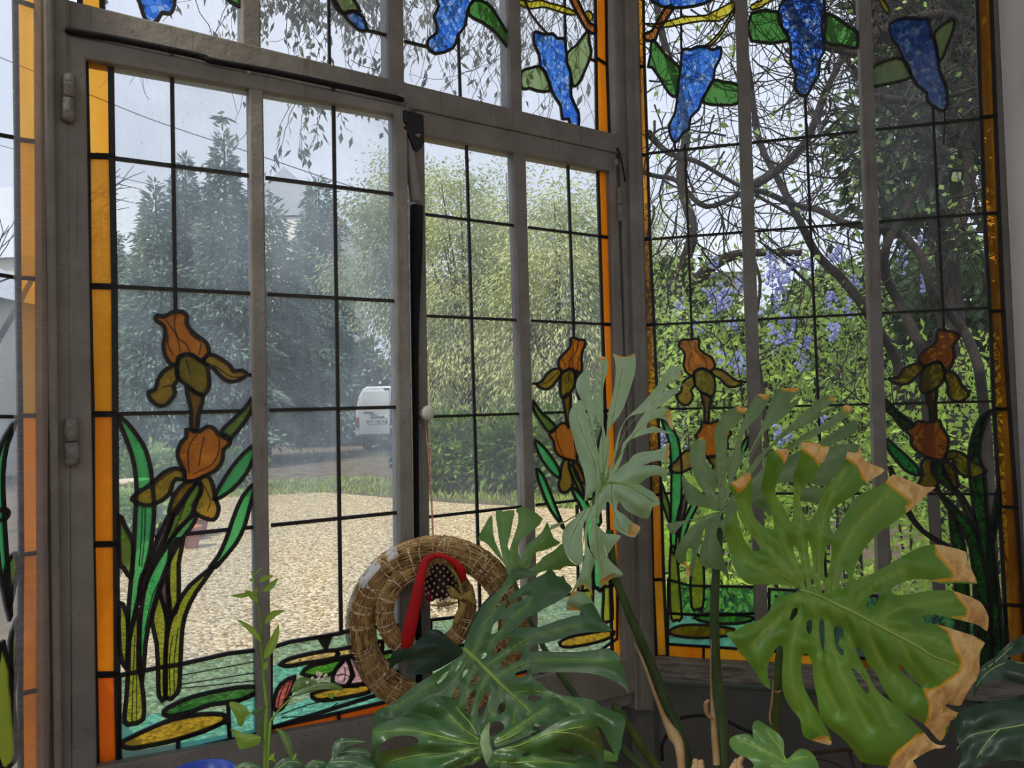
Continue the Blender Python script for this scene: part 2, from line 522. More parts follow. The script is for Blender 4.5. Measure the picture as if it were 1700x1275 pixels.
# ------------------------------------------------------------------ left casement (iris glass)
S1 = thing('casement_sash', 'dusty casement of iris glass standing ajar, green iris leaves down its amber border', 'window sash', PS1.p(-.7, .5 + CAM_Z - .72), kind='thing')
fr = MB()
bar(fr, PS1, [(110, 52), (142, 60), (162, 1340), (120, 1340)], -.016, .022)          # hinge stile
bar(fr, PS1, [(119, 1282), (694, 1176), (694, 1262), (119, 1380)], -.0165, .022)     # bottom rail
bar(fr, PS1, [(112, 54), (680, 178), (680, 194), (112, 92)], -.0155, .022)           # top rail
bar(fr, PS1, [(413, 110), (437, 116), (452, 1250), (427, 1256)], -.014, .016)        # glazing bar
bar(fr, PS1, [(655, 176), (676, 180), (692, 1230), (668, 1240)], -.0158, .022)       # meeting stile
bevel(fr.build('sash_frame', M['paint'], S1), .003)
L = Light(PS1, S1, CLR_S1, .0062)
B = [(141, 84), (145, 259), (147, 475), (152, 687.5), (153, 903.5), (157, 1120), (161, 1305)]
C_ = [(184, 90), (186, 260), (190, 476), (191.5, 687.5), (193, 903), (194.5, 1119), (198, 1300)]
for i, k in enumerate((5, 1, 1, 2, 2, 2)):
    L.piece('border_pane', [B[i], C_[i], C_[i + 1], B[i + 1]], (AMB[3] if i == 5 else AMB[k]), 1, .009)
L.piece('border_pane', [(199, 1265.7), (296, 1247), (296, 1275), (199, 1297)], AMB[6], 1)
L.piece('border_pane', [(296, 1247), (427, 1218), (427, 1247), (296, 1275)], AMB[6], 1)
L.piece('border_pane', [(448, 1208), (562, 1183.5), (562, 1215), (448, 1242)], AMB[3], 1)
L.piece('border_pane', [(562, 1183.5), (668, 1158), (668, 1190), (562, 1215)], AMB[3], 1)
# upper iris
L.piece('iris_fall', z(ZB, '1105,20 1115,-20 1150,-42 1200,-35 1250,0 1288,25 1300,100 1300,160 1265,210 1220,195 1165,150 1110,105 1100,60'), G_OLV)
L.piece('iris_standard', z(ZA, '968,850 985,838 1020,845 1060,825 1100,815 1140,820 1165,845 1160,880 1185,930 1240,975 1285,1010 1300,1060 1295,1080 1250,1120 1200,1085 1150,1080 1110,1100 1100,1145 1050,1130 1020,1060 1020,1000 1030,950 1015,900 975,875'), G_ORG)
L.piece('iris_fall', z(ZB, '1095,30 1060,35 1010,70 980,120 965,175 925,190 930,225 960,260 1000,278 1040,265 1075,225 1090,190 1080,150 1108,110'), G_GLD)
L.piece('iris_fall', z(ZA, '1265,1125 1305,1080 1375,1110 1430,1150 1455,1185 1500,1180 1530,1195 1525,1220 1460,1250 1410,1245 1365,1210 1330,1170 1290,1145'), G_GLD)
L.piece('iris_stem', z(ZB, '1160,165 1215,195 1262,212 1255,270 1235,340 1225,430 1190,420 1190,320 1180,260'), G_BRN)
# lower iris
L.piece('iris_standard', z(ZB, '1160,425 1195,425 1240,435 1285,405 1330,415 1360,455 1400,455 1432,490 1425,520 1390,550 1385,610 1350,670 1280,710 1200,745 1150,740 1150,690 1115,620 1105,560 1130,500 1160,470'), G_ORG)
L.piece('iris_fall', z(ZB, '1140,680 1085,665 1020,690 960,745 900,790 825,845 835,870 900,895 970,885 1050,830 1075,760 1100,730 1145,735'), G_GLD)
L.piece('iris_fall', z(ZB, '1240,735 1290,710 1325,770 1340,850 1360,905 1355,950 1330,985 1270,975 1215,940 1205,890 1240,840 1255,790'), G_GLD)
L.piece('iris_stem', z(ZB, '1195,745 1225,750 1170,830 1100,945 1055,950 1060,900 1090,820 1150,755'), G_BRN)
L.piece('iris_leaf', z(ZB, '1225,755 1250,790 1230,850 1190,960 1100,1050 1020,1160 1075,965 1110,900'), G_MGR)
L.piece('iris_stem', z(ZB, '1050,957 1078,965 1030,1090 960,1240 900,1400 870,1500 868,1420 885,1330 925,1275 950,1190 1000,1060'), G_PUR)
L.piece('iris_leaf', z(ZB, '1225,960 1190,1030 1120,1120 1050,1250 1000,1380 945,1560 905,1760 890,1990 872,1890 868,1680 895,1440 945,1300 1050,1130 1130,1025 1190,968'), G_GRN)
L.piece('iris_leaf', z(ZB, '740,345 790,380 860,470 910,560 940,680 950,790 960,890 955,1010 935,1180 905,1290 850,1520 812,1690 800,1680 800,1540 825,1260 835,1130 845,900 850,780 835,640 800,520 745,385'), G_GRN)
L.piece('iris_leaf', z(ZC, '855,270 865,380 864,500 867,650 882,740 895,860 890,970 820,1000 775,985 785,860 800,650 805,480 835,350'), G_OGR)
L.piece('iris_leaf', z(ZB, '742,960 780,1030 828,1130 826,1260 815,1350 770,1285 743,1240'), G_MGR)
L.piece('iris_leaf', z(ZC, '742,245 790,320 798,430 792,600 785,650 745,550'), G_OGR)
L.piece('iris_leaf', z(ZC, '1060,-90 1140,-155 1112,0 1112,240 1067,330 1045,200'), G_OGR)
L.piece('iris_leaf', z(ZC, '1350,0 1220,180 1150,330 1130,480 1120,700 1105,805 1030,838 1030,600 1037,480 1060,360 1110,245 1180,140 1300,40'), G_OGR)
L.piece('iris_leaf', z(ZB, '1590,750 1575,830 1540,960 1520,1030 1470,1130 1380,1240 1345,1278 1310,1275 1360,1210 1410,1100 1450,980 1510,840'), G_GRN)
L.piece('iris_leaf', z(ZC, '990,195 1020,270 1040,380 1030,600 1030,836 990,825 985,700 975,500 945,360 965,260'), G_OGR)
L.piece('iris_stem', z(ZC, '1000,150 1035,90 1050,200 1060,340 1045,370 1020,260 995,185'), G_PUR)
L.piece('iris_leaf', z(ZB, '1590,195 1580,270 1520,380 1440,475 1425,490 1370,445 1440,370 1530,280'), G_MGR)
L.piece('iris_leaf', z(ZB, '1590,520 1580,590 1530,700 1440,800 1340,862 1340,830 1400,720 1480,610 1550,540'), G_GRN)
# pond
L.piece('lily_pad', z(ZC, '1020,920 1080,880 1200,830 1400,785 1540,768 1598,775 1590,810 1480,855 1310,880 1200,920 1080,950 1030,945'), G_DGR)
L.piece('lily_pad', z(ZC, '755,1115 830,1075 950,1020 1080,970 1250,940 1380,940 1400,960 1380,995 1270,1040 1110,1095 950,1130 830,1150 770,1140'), G_YEL)
L.piece('lily_pad', z(ZD, '245,630 300,595 420,565 585,540 585,590 400,620 300,640'), G_TAN)
L.piece('lily_pad', z(ZD, '600,538 690,520 880,485 880,540 690,575 600,590'), G_TAN, 1)
L.piece('lily_pad', z(ZD, '380,685 430,640 520,620 640,595 590,660 560,690 450,705'), G_LGR)
L.piece('lily_pad', z(ZD, '840,585 920,550 985,560 940,600 870,610'), G_LGR)
L.piece('lotus_petal', z(ZD, '570,742 590,660 640,605 660,595 690,690 655,765'), G_PNK)
L.piece('lotus_petal', z(ZD, '655,765 700,700 665,590 720,600 790,735'), G_PNK)
L.piece('lotus_petal', z(ZD, '203,905 210,830 250,750 332,708 312,800 270,880 240,912'), G_RED)
L.piece('lily_pad', z(ZD, '440,815 520,785 650,765 780,752 800,800 700,825 560,850 470,850'), G_YEL)
L.piece('lily_pad', z(ZD, '850,690 930,672 995,680 960,710 880,720'), G_YEL)
L.piece('dark_pane', z(ZD, '482,462 560,450 528,534'), M['lead'], 1)
L.piece('water_glass', z(ZC, '1420,880 1500,850 1602,800 1602,1062 1430,1105'), G_CYA, 1)
L.piece('water_glass', z(ZC, '743,940 900,950 1008,930 1000,990 940,1040 850,1070 755,1118 743,1120'), G_CYA, 1, lead=False)
L.piece('water_glass', z(ZC, '1108,1095 1270,1045 1400,985 1425,1000 1430,1105 1110,1172'), G_CYA, 1)
L.piece('water_glass', z(ZC, '743,697 785,690 910,665 985,650 1120,630 1250,600 1420,562 1605,540 1605,1060 1110,1172 743,1242'), G_WAT, 1)
L.piece('water_glass', z(ZD, '185,640 250,640 400,640 390,690 320,700 240,750 205,830 200,910 250,910 440,830 470,850 700,830 800,800 860,790 1000,760 1000,838 840,875 600,936 185,1025'), G_CYA, 1, lead=False)
L.piece('water_glass', z(ZD, '185,527 300,490 480,460 620,435 690,415 850,395 1000,384 1000,770 185,1025'), G_WAT, 1)
for r in (1, 2, 3, 4):
    h = ROWS[r] + .0203 + CAM_Z
    u0, u1 = L.P.uh(194, 500)[0], L.P.uh(422, 500)[0]; u2, u3 = L.P.uh(444, 500)[0], L.P.uh(664, 500)[0]
    L.line((u0, h), (u1, h), uh=True); L.line((u2, h), (u3, h), uh=True)
L.line((285, 90), (291, 517)); L.line((553, 140), (566, 1050)); L.line((561.5, 1165), (562, 1215), .009)
L.line((228, 1247), (229, 1262), .008); L.line((405, 600 + 80 / 3.75), (424, 600 + 88 / 3.75)); L.line((269, 672), (269, 684))
L.line((282, 600 + 820 / 3.75), (288, 600 + 830 / 3.75)); L.line((296, 1160), (296, 1190)); L.line((378, 1170), (380, 1228))
L.line((272, 1160), (272, 1180)); L.line((297, 1152), (310, 1164)); L.line((561, 1060), (560, 1100)); L.line((606, 1158), (606, 1168))
for s_ in ('1030,870 1080,930 1110,1000 1120,1060', '1095,830 1085,900 1110,980 1150,1010 1190,1075', '1170,900 1190,960 1250,1010 1235,1090', '1050,960 1045,1020 1080,1090'):
    L.fine(z(ZA, s_))
for s_ in ('1240,435 1180,520 1170,600 1180,700', '1360,455 1365,540 1320,640 1200,700', '1270,470 1250,560 1240,650', '1160,-10 1175,40 1185,80', '1330,20 1385,60 1440,95 1520,95', '1080,680 1000,735 950,790', '1250,740 1285,800 1310,870 1290,930', '1010,160 1060,150', '860,790 940,790', '1000,1000 940,1190', '1150,900 1090,1040', '905,900 900,1100 880,1275', '885,900 880,1100 865,1275'):
    L.fine(z(ZB, s_))
for s_ in ('820,1000 830,700 840,450', '850,980 850,700 850,500', '1060,820 1055,600 1075,450', '1085,810 1085,600 1110,400', '1000,100 950,200 900,420', '1120,700 1600,610', '1120,755 1600,680', '1120,780 1600,730'):
    L.fine(z(ZC, s_))
for s_ in ('230,890 250,800 290,720', '260,880 285,800 310,720', '600,700 640,690 690,720', '640,640 650,690 640,740', '490,850 560,830 620,840', '250,960 480,940 600,870', '250,940 420,880 560,850'):
    L.fine(z(ZD, s_))
L.glaze([[(184, 92), (420, 132), (432, 1250), (198, 1300)], [(432, 132), (664, 182), (674, 1190), (446, 1245)]])
for (x0, y0, x1, y1, r) in ((115, 122, 113, 202, .0085), (118.5, 694, 120, 773, .0095)):
    hb = MB(); a, b = PS1.uh(x0, y0, -.024), PS1.uh(x1, y1, -.024)
    A, Z_ = PS1.p(a[0], a[1], -.022), PS1.p(b[0], b[1], -.022); mid = (A + Z_) / 2
    hb.tube([A, A.lerp(Z_, .05), A.lerp(Z_, .48), A.lerp(Z_, .49)], [r * .6, r, r, r * .8], 14)
    hb.tube([A.lerp(Z_, .51), A.lerp(Z_, .52), A.lerp(Z_, .95), Z_], [r * .8, r, r, r * .6], 14)
    hb.build('hinge', M['iron'], S1, True)

# ------------------------------------------------------------------ right casement
S2 = thing('casement_sash', 'closed casement of iris glass behind the straw wreath, hinged on the corner post', 'window sash', PC.p(.1, .5), kind='thing')
fr = MB()
bar(fr, PC, [(690, 182), (1024, 254), (1024, 286), (690, 222)], -.0155, .022)
bar(fr, PC, [(688, 200), (705, 204), (718, 1200), (703, 1210)], -.0158, .022)
bar(fr, PC, [(853, 240), (873, 245), (897, 1160), (881, 1165)], -.014, .016)
bar(fr, PC, [(1012, 262), (1024, 264), (1056, 1130), (1038, 1130)], -.0160, .022)
bar(fr, PC, [(692, 1165), (1054, 1090), (1057, 1150), (692, 1240)], -.0165, .022)
bevel(fr.build('sash_frame', M['paint'], S2), .003)
L = Light(PC, S2, CLR_S2, .0055)
hb0 = PS1.uh(427, 1218)[1] - .0203; hb1 = PS1.uh(427, 1245)[1] - .0203
uL, uM, uM0, uM1, uR, uE = (PC.uh(x, y)[0] for x, y in ((708, 700), (790, 700), (872, 700), (886, 700), (1004, 680), (1026, 680)))
hs = [PC.uh(1005, 268)[1]] + [ROWS[r] + CAM_Z for r in (1, 2, 3, 4, 5)] + [hb1]
for i, k in enumerate((2, 2, 2, 2, 2, 0)):
    L.piece('border_pane', [(uR, hs[i]), (uE, hs[i]), (uE, hs[i + 1]), (uR, hs[i + 1])], AMB[k], 1, .007, uh=True)
for a, b in ((uL, uM), (uM, uM0), (uM1, (uM1 + uR) / 2), ((uM1 + uR) / 2, uR)):
    L.piece('border_pane', [(a, hb0), (b, hb0), (b, hb1), (a, hb1)], AMB[3], 1, uh=True)
L.piece('iris_fall', z(ZE, '485,100 505,65 545,48 578,70 580,130 560,180 510,230 488,200'), G_OLV)
L.piece('iris_standard', z(ZF, '548,985 575,978 605,992 635,990 642,1020 628,1050 618,1100 622,1160 610,1210 580,1225 575,1185 545,1168 505,1190 478,1160 475,1120 500,1085 535,1050 550,1020'), G_ORG)
L.piece('iris_fall', z(ZE, '345,140 375,120 400,80 440,50 480,45 497,70 470,110 440,150 400,175 355,160'), G_GLD)
L.piece('iris_fall', z(ZE, '590,60 620,100 625,180 660,220 650,250 605,235 590,170 580,120'), G_GLD)
L.piece('iris_stem', z(ZE, '505,225 550,195 550,280 540,395 530,395 515,300'), G_BRN)
L.piece('iris_standard', z(ZE, '420,440 460,415 490,383 535,395 570,430 590,500 592,600 585,620 500,600 455,560 445,500 425,470'), G_ORG)
L.piece('iris_fall', z(ZE, '510,610 540,615 540,660 565,740 560,780 520,815 490,810 475,770 485,720 490,670'), G_GLD)
L.piece('iris_stem', z(ZE, '565,625 600,640 635,720 640,760 600,740 575,680'), G_BRN)
L.piece('iris_leaf', z(ZE, '540,640 570,660 600,720 640,840 600,800 555,700'), G_MGR)
L.piece('iris_leaf', z(ZE, '320,250 370,320 455,400 420,445 360,370 320,300'), G_MGR)
L.piece('iris_leaf', z(ZE, '330,490 380,530 450,620 485,690 480,725 430,690 370,610 335,530'), G_GRN)
L.piece('iris_leaf', z(ZE, '340,670 380,710 430,830 480,960 515,1050 480,1000 430,930 390,850 350,740'), G_GRN)
L.piece('iris_leaf', z(ZE, '560,780 620,840 680,930 740,1150 760,1400 700,1400 660,1150 620,920 580,850'), G_GRN)
L.piece('iris_leaf', z(ZE, '745,420 770,330 775,420 735,560 720,760 740,1000 700,1000 695,760 715,540'), G_GRN)
L.piece('iris_leaf', z(ZG, '757,60 800,60 808,200 812,345 790,362 750,358 755,220'), G_OGR)
L.piece('iris_leaf', z(ZG, '640,-40 690,-40 690,150 680,340 620,340'), G_OGR)
L.piece('lily_pad', z(ZG, '482,495 540,460 640,440 760,420 822,425 800,460 720,490 600,515 510,522'), G_YEL)
L.piece('lily_pad', z(ZG, '330,420 420,400 560,380 700,385 640,415 520,440 380,450'), G_DGR)
L.piece('lily_pad', z(ZD, '1190,560 1280,530 1400,505 1500,500 1420,545 1300,575'), G_DGR)
u0, u1 = PC.uh(790, 1000)[0], PC.uh(960, 1000)[0]
L.piece('water_glass', [(715, 1029), (752, 1025), (800, 1017), (876, 1003), (876, 1200), (715, 1240)], G_WAT, 1)
L.piece('water_glass', [(884, 1001), (940, 988), (985, 977), (1024, 971), (1024, 1060), (884, 1160)], G_WAT, 1)
for r in (1, 2, 3, 4):
    h = ROWS[r] + CAM_Z
    L.line((uL, h), (uM0, h), uh=True); L.line((uM1, h), (uR, h), uh=True)
L.line((774, 236), (797, 1020)); L.line((942, 258), (952.5, 562)); L.line((958, 838), (960, 985)); L.line((884, 637), (892, 637)); 
for s_ in ('560,990 570,1060 545,1120 540,1165', '600,1000 590,1060 560,1110 570,1165', '500,1110 520,1150', '600,1100 595,1180'): L.fine(z(ZF, s_))
for s_ in ('460,420 470,500 510,595', '570,440 575,520 580,600', '535,80 540,120', '480,60 420,120 370,145'): L.fine(z(ZE, s_))
L.glaze([[(uL - .01, hs[0] + .03), (uM0 + .004, hs[0] + .03), (uM0 + .004, hb0), (uL - .01, hb0)],
         [(uM1 - .004, hs[0] + .03), (uR, hs[0] + .03), (uR, hb0), (uM1 - .004, hb0)]], uh=True)
hb = MB(); a, b = PC.uh(1028, 311, -.02), PC.uh(1030, 368, -.02); A, Z_ = PC.p(*a, -.02), PC.p(*b, -.02)
hb.tube([A, A.lerp(Z_, .06), A.lerp(Z_, .48), A.lerp(Z_, .49)], [.004, .0065, .0065, .005], 12)
hb.tube([A.lerp(Z_, .51), A.lerp(Z_, .52), A.lerp(Z_, .94), Z_], [.005, .0065, .0065, .004], 12)
hb.build('hinge', M['iron'], S2, True)

# ------------------------------------------------------------------ window_2: fixed frame and transom lights over the casements
W2 = thing('window_2', 'grey fixed frame with blue wisteria transom lights over the two casements', 'window', PC.p(-.2, 2.2), kind='structure')
fr = MB()
bar(fr, PC, [(60, -14), (1062, 232), (1062, 262), (60, 44)], -.020, .040)            # transom rail
bar(fr, PC, [(398, -300), (430, -290), (434, 100), (403, 92)], -.014, .03)
bar(fr, PC, [(642, -260), (666, -260), (672, 160), (646, 150)], -.014, .03)
bar(fr, PC, [(842, -230), (861, -230), (868, 210), (849, 205)], -.014, .03)
bar(fr, PC, [(60, -470), (1062, -260), (1062, -225), (60, -410)], -.018, .035)
bar(fr, PC, [(100, 1300), (1080, 1090), (1085, 1160), (100, 1420)], -.004, .05)      # bottom of the frame
bevel(fr.build('window_frame', M['paint'], W2), .003)
L = Light(PC, W2, CLR_T, .0052)
L.piece('border_pane', [(126, -300), (163, -290), (170, 24), (133, 16)], AMB[5], 1, .008)
L.piece('border_pane', [(986, -120), (1004, -116), (1007, 108), (989, 96)], AMB[2], 1, .007)
L.piece('border_pane', [(989, 96), (1007, 108), (1012, 250), (991, 250)], AMB[2], 1, .007)
L.piece('wisteria_cluster', z(Z1, '860,-60 1070,-70 1085,0 1085,40 1060,85 1010,80 985,120 945,150 905,120 885,70 870,20'), G_BLU)
L.piece('wisteria_cluster', z(Z2, '640,90 700,70 760,110 780,185 740,190 690,150'), G_BLU)
L.piece('vine_leaf', z(Z2, '600,30 570,-40 640,-80 690,-20 740,70 700,70 640,85'), G_LFP)
L.piece('wisteria_cluster', z(Z2, '1220,-60 1440,-60 1445,0 1410,60 1395,160 1350,220 1320,300 1210,335 1160,290 1170,240 1215,210 1215,150 1200,100 1230,40'), G_BLU)
L.piece('vine_leaf', z(Z2, '1445,0 1530,20 1580,80 1640,180 1680,250 1680,320 1590,210 1500,140 1415,90'), G_LFG)
L.piece('vine_leaf', z(Z1, '1400,-20 1480,-30 1500,20 1480,40'), G_LFG)
L.piece('wisteria_cluster', z(Z3, '320,210 345,200 385,215 440,210 470,240 515,240 520,290 525,330 530,400 550,450 555,600 600,700 600,790 580,835 550,790 540,740 500,740 490,660 450,600 430,550 395,450 365,420 355,340 325,280'), G_BLU)
L.piece('vine_leaf', z(Z3, '245,450 300,425 360,415 395,460 425,565 340,565 300,550 245,550'), G_LFP)
L.piece('vine_leaf', z(Z3, '530,330 590,280 640,210 665,200 665,260 680,330 640,440 600,520 565,535 550,450 530,400'), G_LFP)
L.piece('vine_branch', z(Z3, '540,-40 580,-40 600,10 665,140 705,160 707,210 655,190 600,100 560,20'), G_BRC)
L.piece('vine_tendril', z(Z3, '235,0 300,10 360,0 420,20 500,40 580,75 560,95 440,60 380,45 300,55 235,30'), G_YLV, w=.002)
L.piece('vine_tendril', z(Z3, '640,80 665,70 690,95 680,130 655,120'), G_YLV, w=.002)
L.lead_px(z(Z3, '265,0 300,80 360,160 405,210'), .003)
L.line((543, -200), (547, 118)); L.line((760, 40), (764.5, 178)); L.line((936, -100), (938, 70)); L.line((607, 50), (646, 60)); L.line((671, 69), (709, 78))
L.line((977, 97), (989, 102)); L.line((954, 222), (954, 240)); L.lead_px(z(Z2, '560,-20 590,50 640,95'), .005)
for a in ([(160, -320), (400, -260), (404, 92), (168, 36)], [(430, -260), (642, -220), (648, 152), (434, 104)],
          [(664, -220), (843, -190), (850, 208), (670, 162)], [(860, -190), (988, -170), (992, 246), (867, 216)]): L.areas.append(a)
L.glaze(L.areas)

# ------------------------------------------------------------------ window_3: the fixed window to the right of the corner
W3 = thing('window_3', 'grey framed fixed window of iris glass behind the big monstera leaves', 'window', PR.p(.7, .8), kind='structure')
fr = MB()
bar(fr, PR, [(1036, -320), (1051, -320), (1088, 1150), (1070, 1150)], -.012, .03)
bar(fr, PR, [(1211, -300), (1231, -300), (1278, 1110), (1256, 1110)], -.014, .018)
bar(fr, PR, [(1414, -330), (1435, -330), (1486, 1120), (1464, 1120)], -.014, .018)
bar(fr, PR, [(1632, -380), (1720, -390), (1760, 1160), (1694, 1160)], .004, .04)
bar(fr, PR, [(1060, 1089), (1720, 1126), (1720, 1150), (1060, 1106)], -.010, .03)
bar(fr, PR, [(1030, -330), (1720, -420), (1720, -360), (1030, -280)], -.010, .03)
bevel(fr.build('window_frame', M['paint'], W3), .003)
L = Light(PR, W3, CLR_R, .0054)
o = [(1046, -130), (1053, 111), (1054, 258), (1059, 397), (1065, 539), (1073, 682), (1081, 822), (1084, 962), (1090, 1090)]
i_ = [(1066, -130), (1070, 110), (1075, 257), (1079, 397), (1086, 539), (1092, 681), (1098, 821), (1102, 962), (1108, 1090)]
for k, c in enumerate((4, 4, 4, 4, 4, 4, 2, 1)):
    L.piece('border_pane', [o[k], i_[k], i_[k + 1], o[k + 1]], AMB[c], 1, .007)
o = [(1617, -130), (1628, 195), (1634, 355), (1643, 517), (1650, 679), (1659, 841), (1668, 1004), (1676, 1130)]
i_ = [(1640, -135), (1652, 193), (1658, 354), (1665, 516), (1675, 679), (1687, 843), (1698, 1006), (1708, 1132)]
for k, c in enumerate((4, 4, 4, 4, 4, 4, 4)):
    L.piece('border_pane', [o[k], i_[k], i_[k + 1], o[k + 1]], AMB[c], 1, .007)
bt = [(1109, 1069), (1168, 1073), (1262, 1079), (1360, 1087), (1460, 1095), (1560, 1103), (1680, 1113)]
bb = [(1109, 1091), (1168, 1095), (1262, 1103), (1360, 1110), (1460, 1118), (1560, 1126), (1680, 1136)]
for k in range(6): L.piece('border_pane', [bt[k], bt[k + 1], bb[k + 1], bb[k]], AMB[(2, 1, 1, 4, 4, 4)[k]], 1)
L.piece('iris_fall', z(ZE, '1325,60 1375,42 1430,70 1450,120 1450,180 1430,220 1380,200 1330,155 1320,110'), G_OLV)
L.piece('iris_standard', z(ZF, '1225,1020 1245,990 1285,990 1340,983 1355,1005 1350,1040 1385,1075 1430,1100 1450,1145 1440,1175 1410,1190 1375,1170 1325,1190 1310,1215 1270,1190 1255,1140 1265,1090 1250,1055 1230,1040'), G_ORG)
L.piece('iris_fall', z(ZE, '1320,95 1280,105 1245,140 1240,190 1210,210 1225,250 1265,275 1300,255 1315,210 1300,180 1325,150'), G_GLD)
L.piece('iris_fall', z(ZE, '1425,75 1450,42 1520,70 1570,115 1610,125 1610,145 1565,160 1520,150 1480,105'), G_GLD)
L.piece('iris_stem', z(ZE, '1365,195 1425,225 1415,300 1410,375 1385,375 1385,290'), G_BRN)
L.piece('iris_standard', z(ZE, '1335,455 1365,415 1370,380 1420,385 1460,370 1480,380 1540,430 1550,450 1525,490 1530,540 1450,590 1400,600 1370,560 1340,490'), G_ORG)
L.piece('iris_fall', z(ZE, '1165,660 1210,620 1250,570 1290,555 1400,590 1340,640 1250,690 1195,690'), G_GLD)
L.piece('iris_fall', z(ZE, '1405,600 1450,590 1480,640 1450,720 1425,700 1440,650'), G_GLD)
L.piece('iris_leaf', z(ZE, '1120,360 1180,410 1220,480 1235,570 1245,700 1240,900 1215,1060 1205,1180 1180,1180 1175,1000 1180,700 1170,520 1140,430'), G_GRN)
L.piece('iris_leaf', z(ZG, '1175,-100 1212,-60 1230,150 1245,340 1210,352 1180,345 1168,150'), G_OGR)
L.piece('iris_leaf', z(ZG, '1300,30 1340,-60 1380,20 1383,150 1375,270 1340,285 1305,270'), G_OGR)
L.piece('iris_leaf', z(ZE, '1112,740 1140,820 1168,900 1168,1010 1130,900 1112,850'), G_MGR)
L.piece('iris_stem', z(ZE, '1250,840 1282,850 1245,1000 1215,1100 1212,1000'), G_PUR)
L.piece('iris_leaf', z(ZE, '1340,830 1352,880 1290,1000 1250,1140 1225,1275 1225,1150 1240,1030 1270,960'), G_GRN)
L.piece('iris_leaf', z(ZE, '1662,465 1650,530 1620,590 1605,560 1630,500'), G_GRN)
L.piece('lily_pad', z(ZG, '1320,340 1400,315 1550,315 1700,340 1600,375 1420,370'), G_DGR)
L.piece('lily_pad', z(ZG, '1165,420 1250,385 1400,385 1570,410 1530,450 1350,465 1200,450'), G_OLV)
# right hand iris
L.piece('iris_fall', z(ZI, '1045,70 1080,30 1125,5 1165,10 1190,50 1190,110 1150,160 1075,200 1040,170'), G_OLV_D)
L.piece('iris_standard', z(ZH, '1145,940 1165,925 1215,935 1260,945 1285,965 1265,1000 1245,1030 1255,1090 1235,1150 1215,1180 1190,1175 1165,1130 1125,1130 1070,1155 1035,1130 1030,1100 1060,1060 1110,1030 1140,990'), G_ORD)
L.piece('iris_fall', z(ZI, '850,105 900,100 930,50 990,20 1040,10 1065,40 1020,90 980,130 920,145 865,125'), G_GLD_D)
L.piece('iris_fall', z(ZI, '1195,75 1230,60 1270,90 1300,150 1340,190 1335,220 1290,250 1240,240 1210,190 1215,150 1195,110'), G_GLD_D)
L.piece('iris_stem', z(ZI, '1075,205 1145,175 1135,260 1140,360 1105,375 1095,290'), G_BRN_D)
L.piece('iris_standard', z(ZI, '945,420 1000,395 1025,370 1080,380 1110,370 1160,365 1175,410 1215,470 1215,530 1185,610 1100,600 1050,580 985,520 985,470'), G_ORD)
L.piece('iris_fall', z(ZI, '1200,580 1240,555 1310,575 1360,620 1445,670 1440,695 1370,725 1290,700 1255,650 1240,610 1210,610'), G_OLV_D)
L.piece('iris_fall', z(ZI, '1065,605 1115,610 1110,680 1155,750 1130,800 1070,780 1030,760 1060,700 1045,650'), G_GLD_D)
L.piece('iris_leaf', z(ZI, '1110,640 1160,620 1200,700 1250,790 1240,810 1150,730'), G_DGR_D)
L.piece('iris_stem', z(ZI, '1180,620 1240,640 1280,770 1240,780 1190,680'), G_BRN_D)
L.piece('iris_leaf', z(ZI, '820,230 900,310 1000,390 940,425 870,340 820,290'), G_DGR_D)
L.piece('iris_leaf', z(ZI, '830,480 890,530 1000,630 1040,690 1020,710 950,680 870,590 835,530'), G_GRN_D)
L.piece('iris_leaf', z(ZI, '850,660 880,700 960,900 1060,1050 1220,1145 1170,1140 1050,1060 960,950 880,780'), G_DGR_D)
L.piece('iris_leaf', z(ZI, '1140,780 1200,850 1330,980 1400,1100 1450,1275 1480,1500 1480,2100 1400,2100 1380,1500 1350,1150 1250,970 1150,820'), G_DGR_D)
L.piece('iris_stem', z(ZI, '1250,790 1300,830 1380,970 1420,1100 1390,1060 1330,950'), G_PUR_D)
L.piece('iris_leaf', z(ZI, '1490,300 1450,370 1420,480 1410,580 1430,660 1445,730 1460,930 1505,1200 1550,1700 1560,2050 1500,2050 1480,1500 1440,1275 1400,1100 1370,900 1350,720 1345,570 1370,450 1420,340'), G_DGR_D)
L.piece('iris_leaf', z(ZI, '1530,760 1540,900 1510,1060 1490,1150 1478,1040 1500,900'), G_DGR_D)
L.piece('iris_leaf', z(ZI, '1215,900 1290,1050 1330,1250 1340,1700 1270,1700 1255,1250'), G_DGR_D)
L.piece('lily_pad', z(ZJ, '830,640 960,610 1150,620 1300,650 1150,690 950,685'), G_DGR_D)
L.piece('water_glass', [(1109, 1018), (1180, 1022), (1262, 1018), (1262, 1079), (1109, 1069)], G_CYA, 1)
L.piece('water_glass', [(1109, 962), (1145, 972), (1170, 973), (1262, 974), (1262, 1018), (1180, 1022), (1109, 1018)], G_TEA, 1)
L.piece('water_glass', [(1277, 978), (1360, 982), (1466, 990), (1466, 1095), (1277, 1080)], G_TEA, 1)
L.piece('water_glass', [(1484, 990), (1560, 1000), (1668, 1005), (1672, 1112), (1484, 1097)], G_TEA, 1)
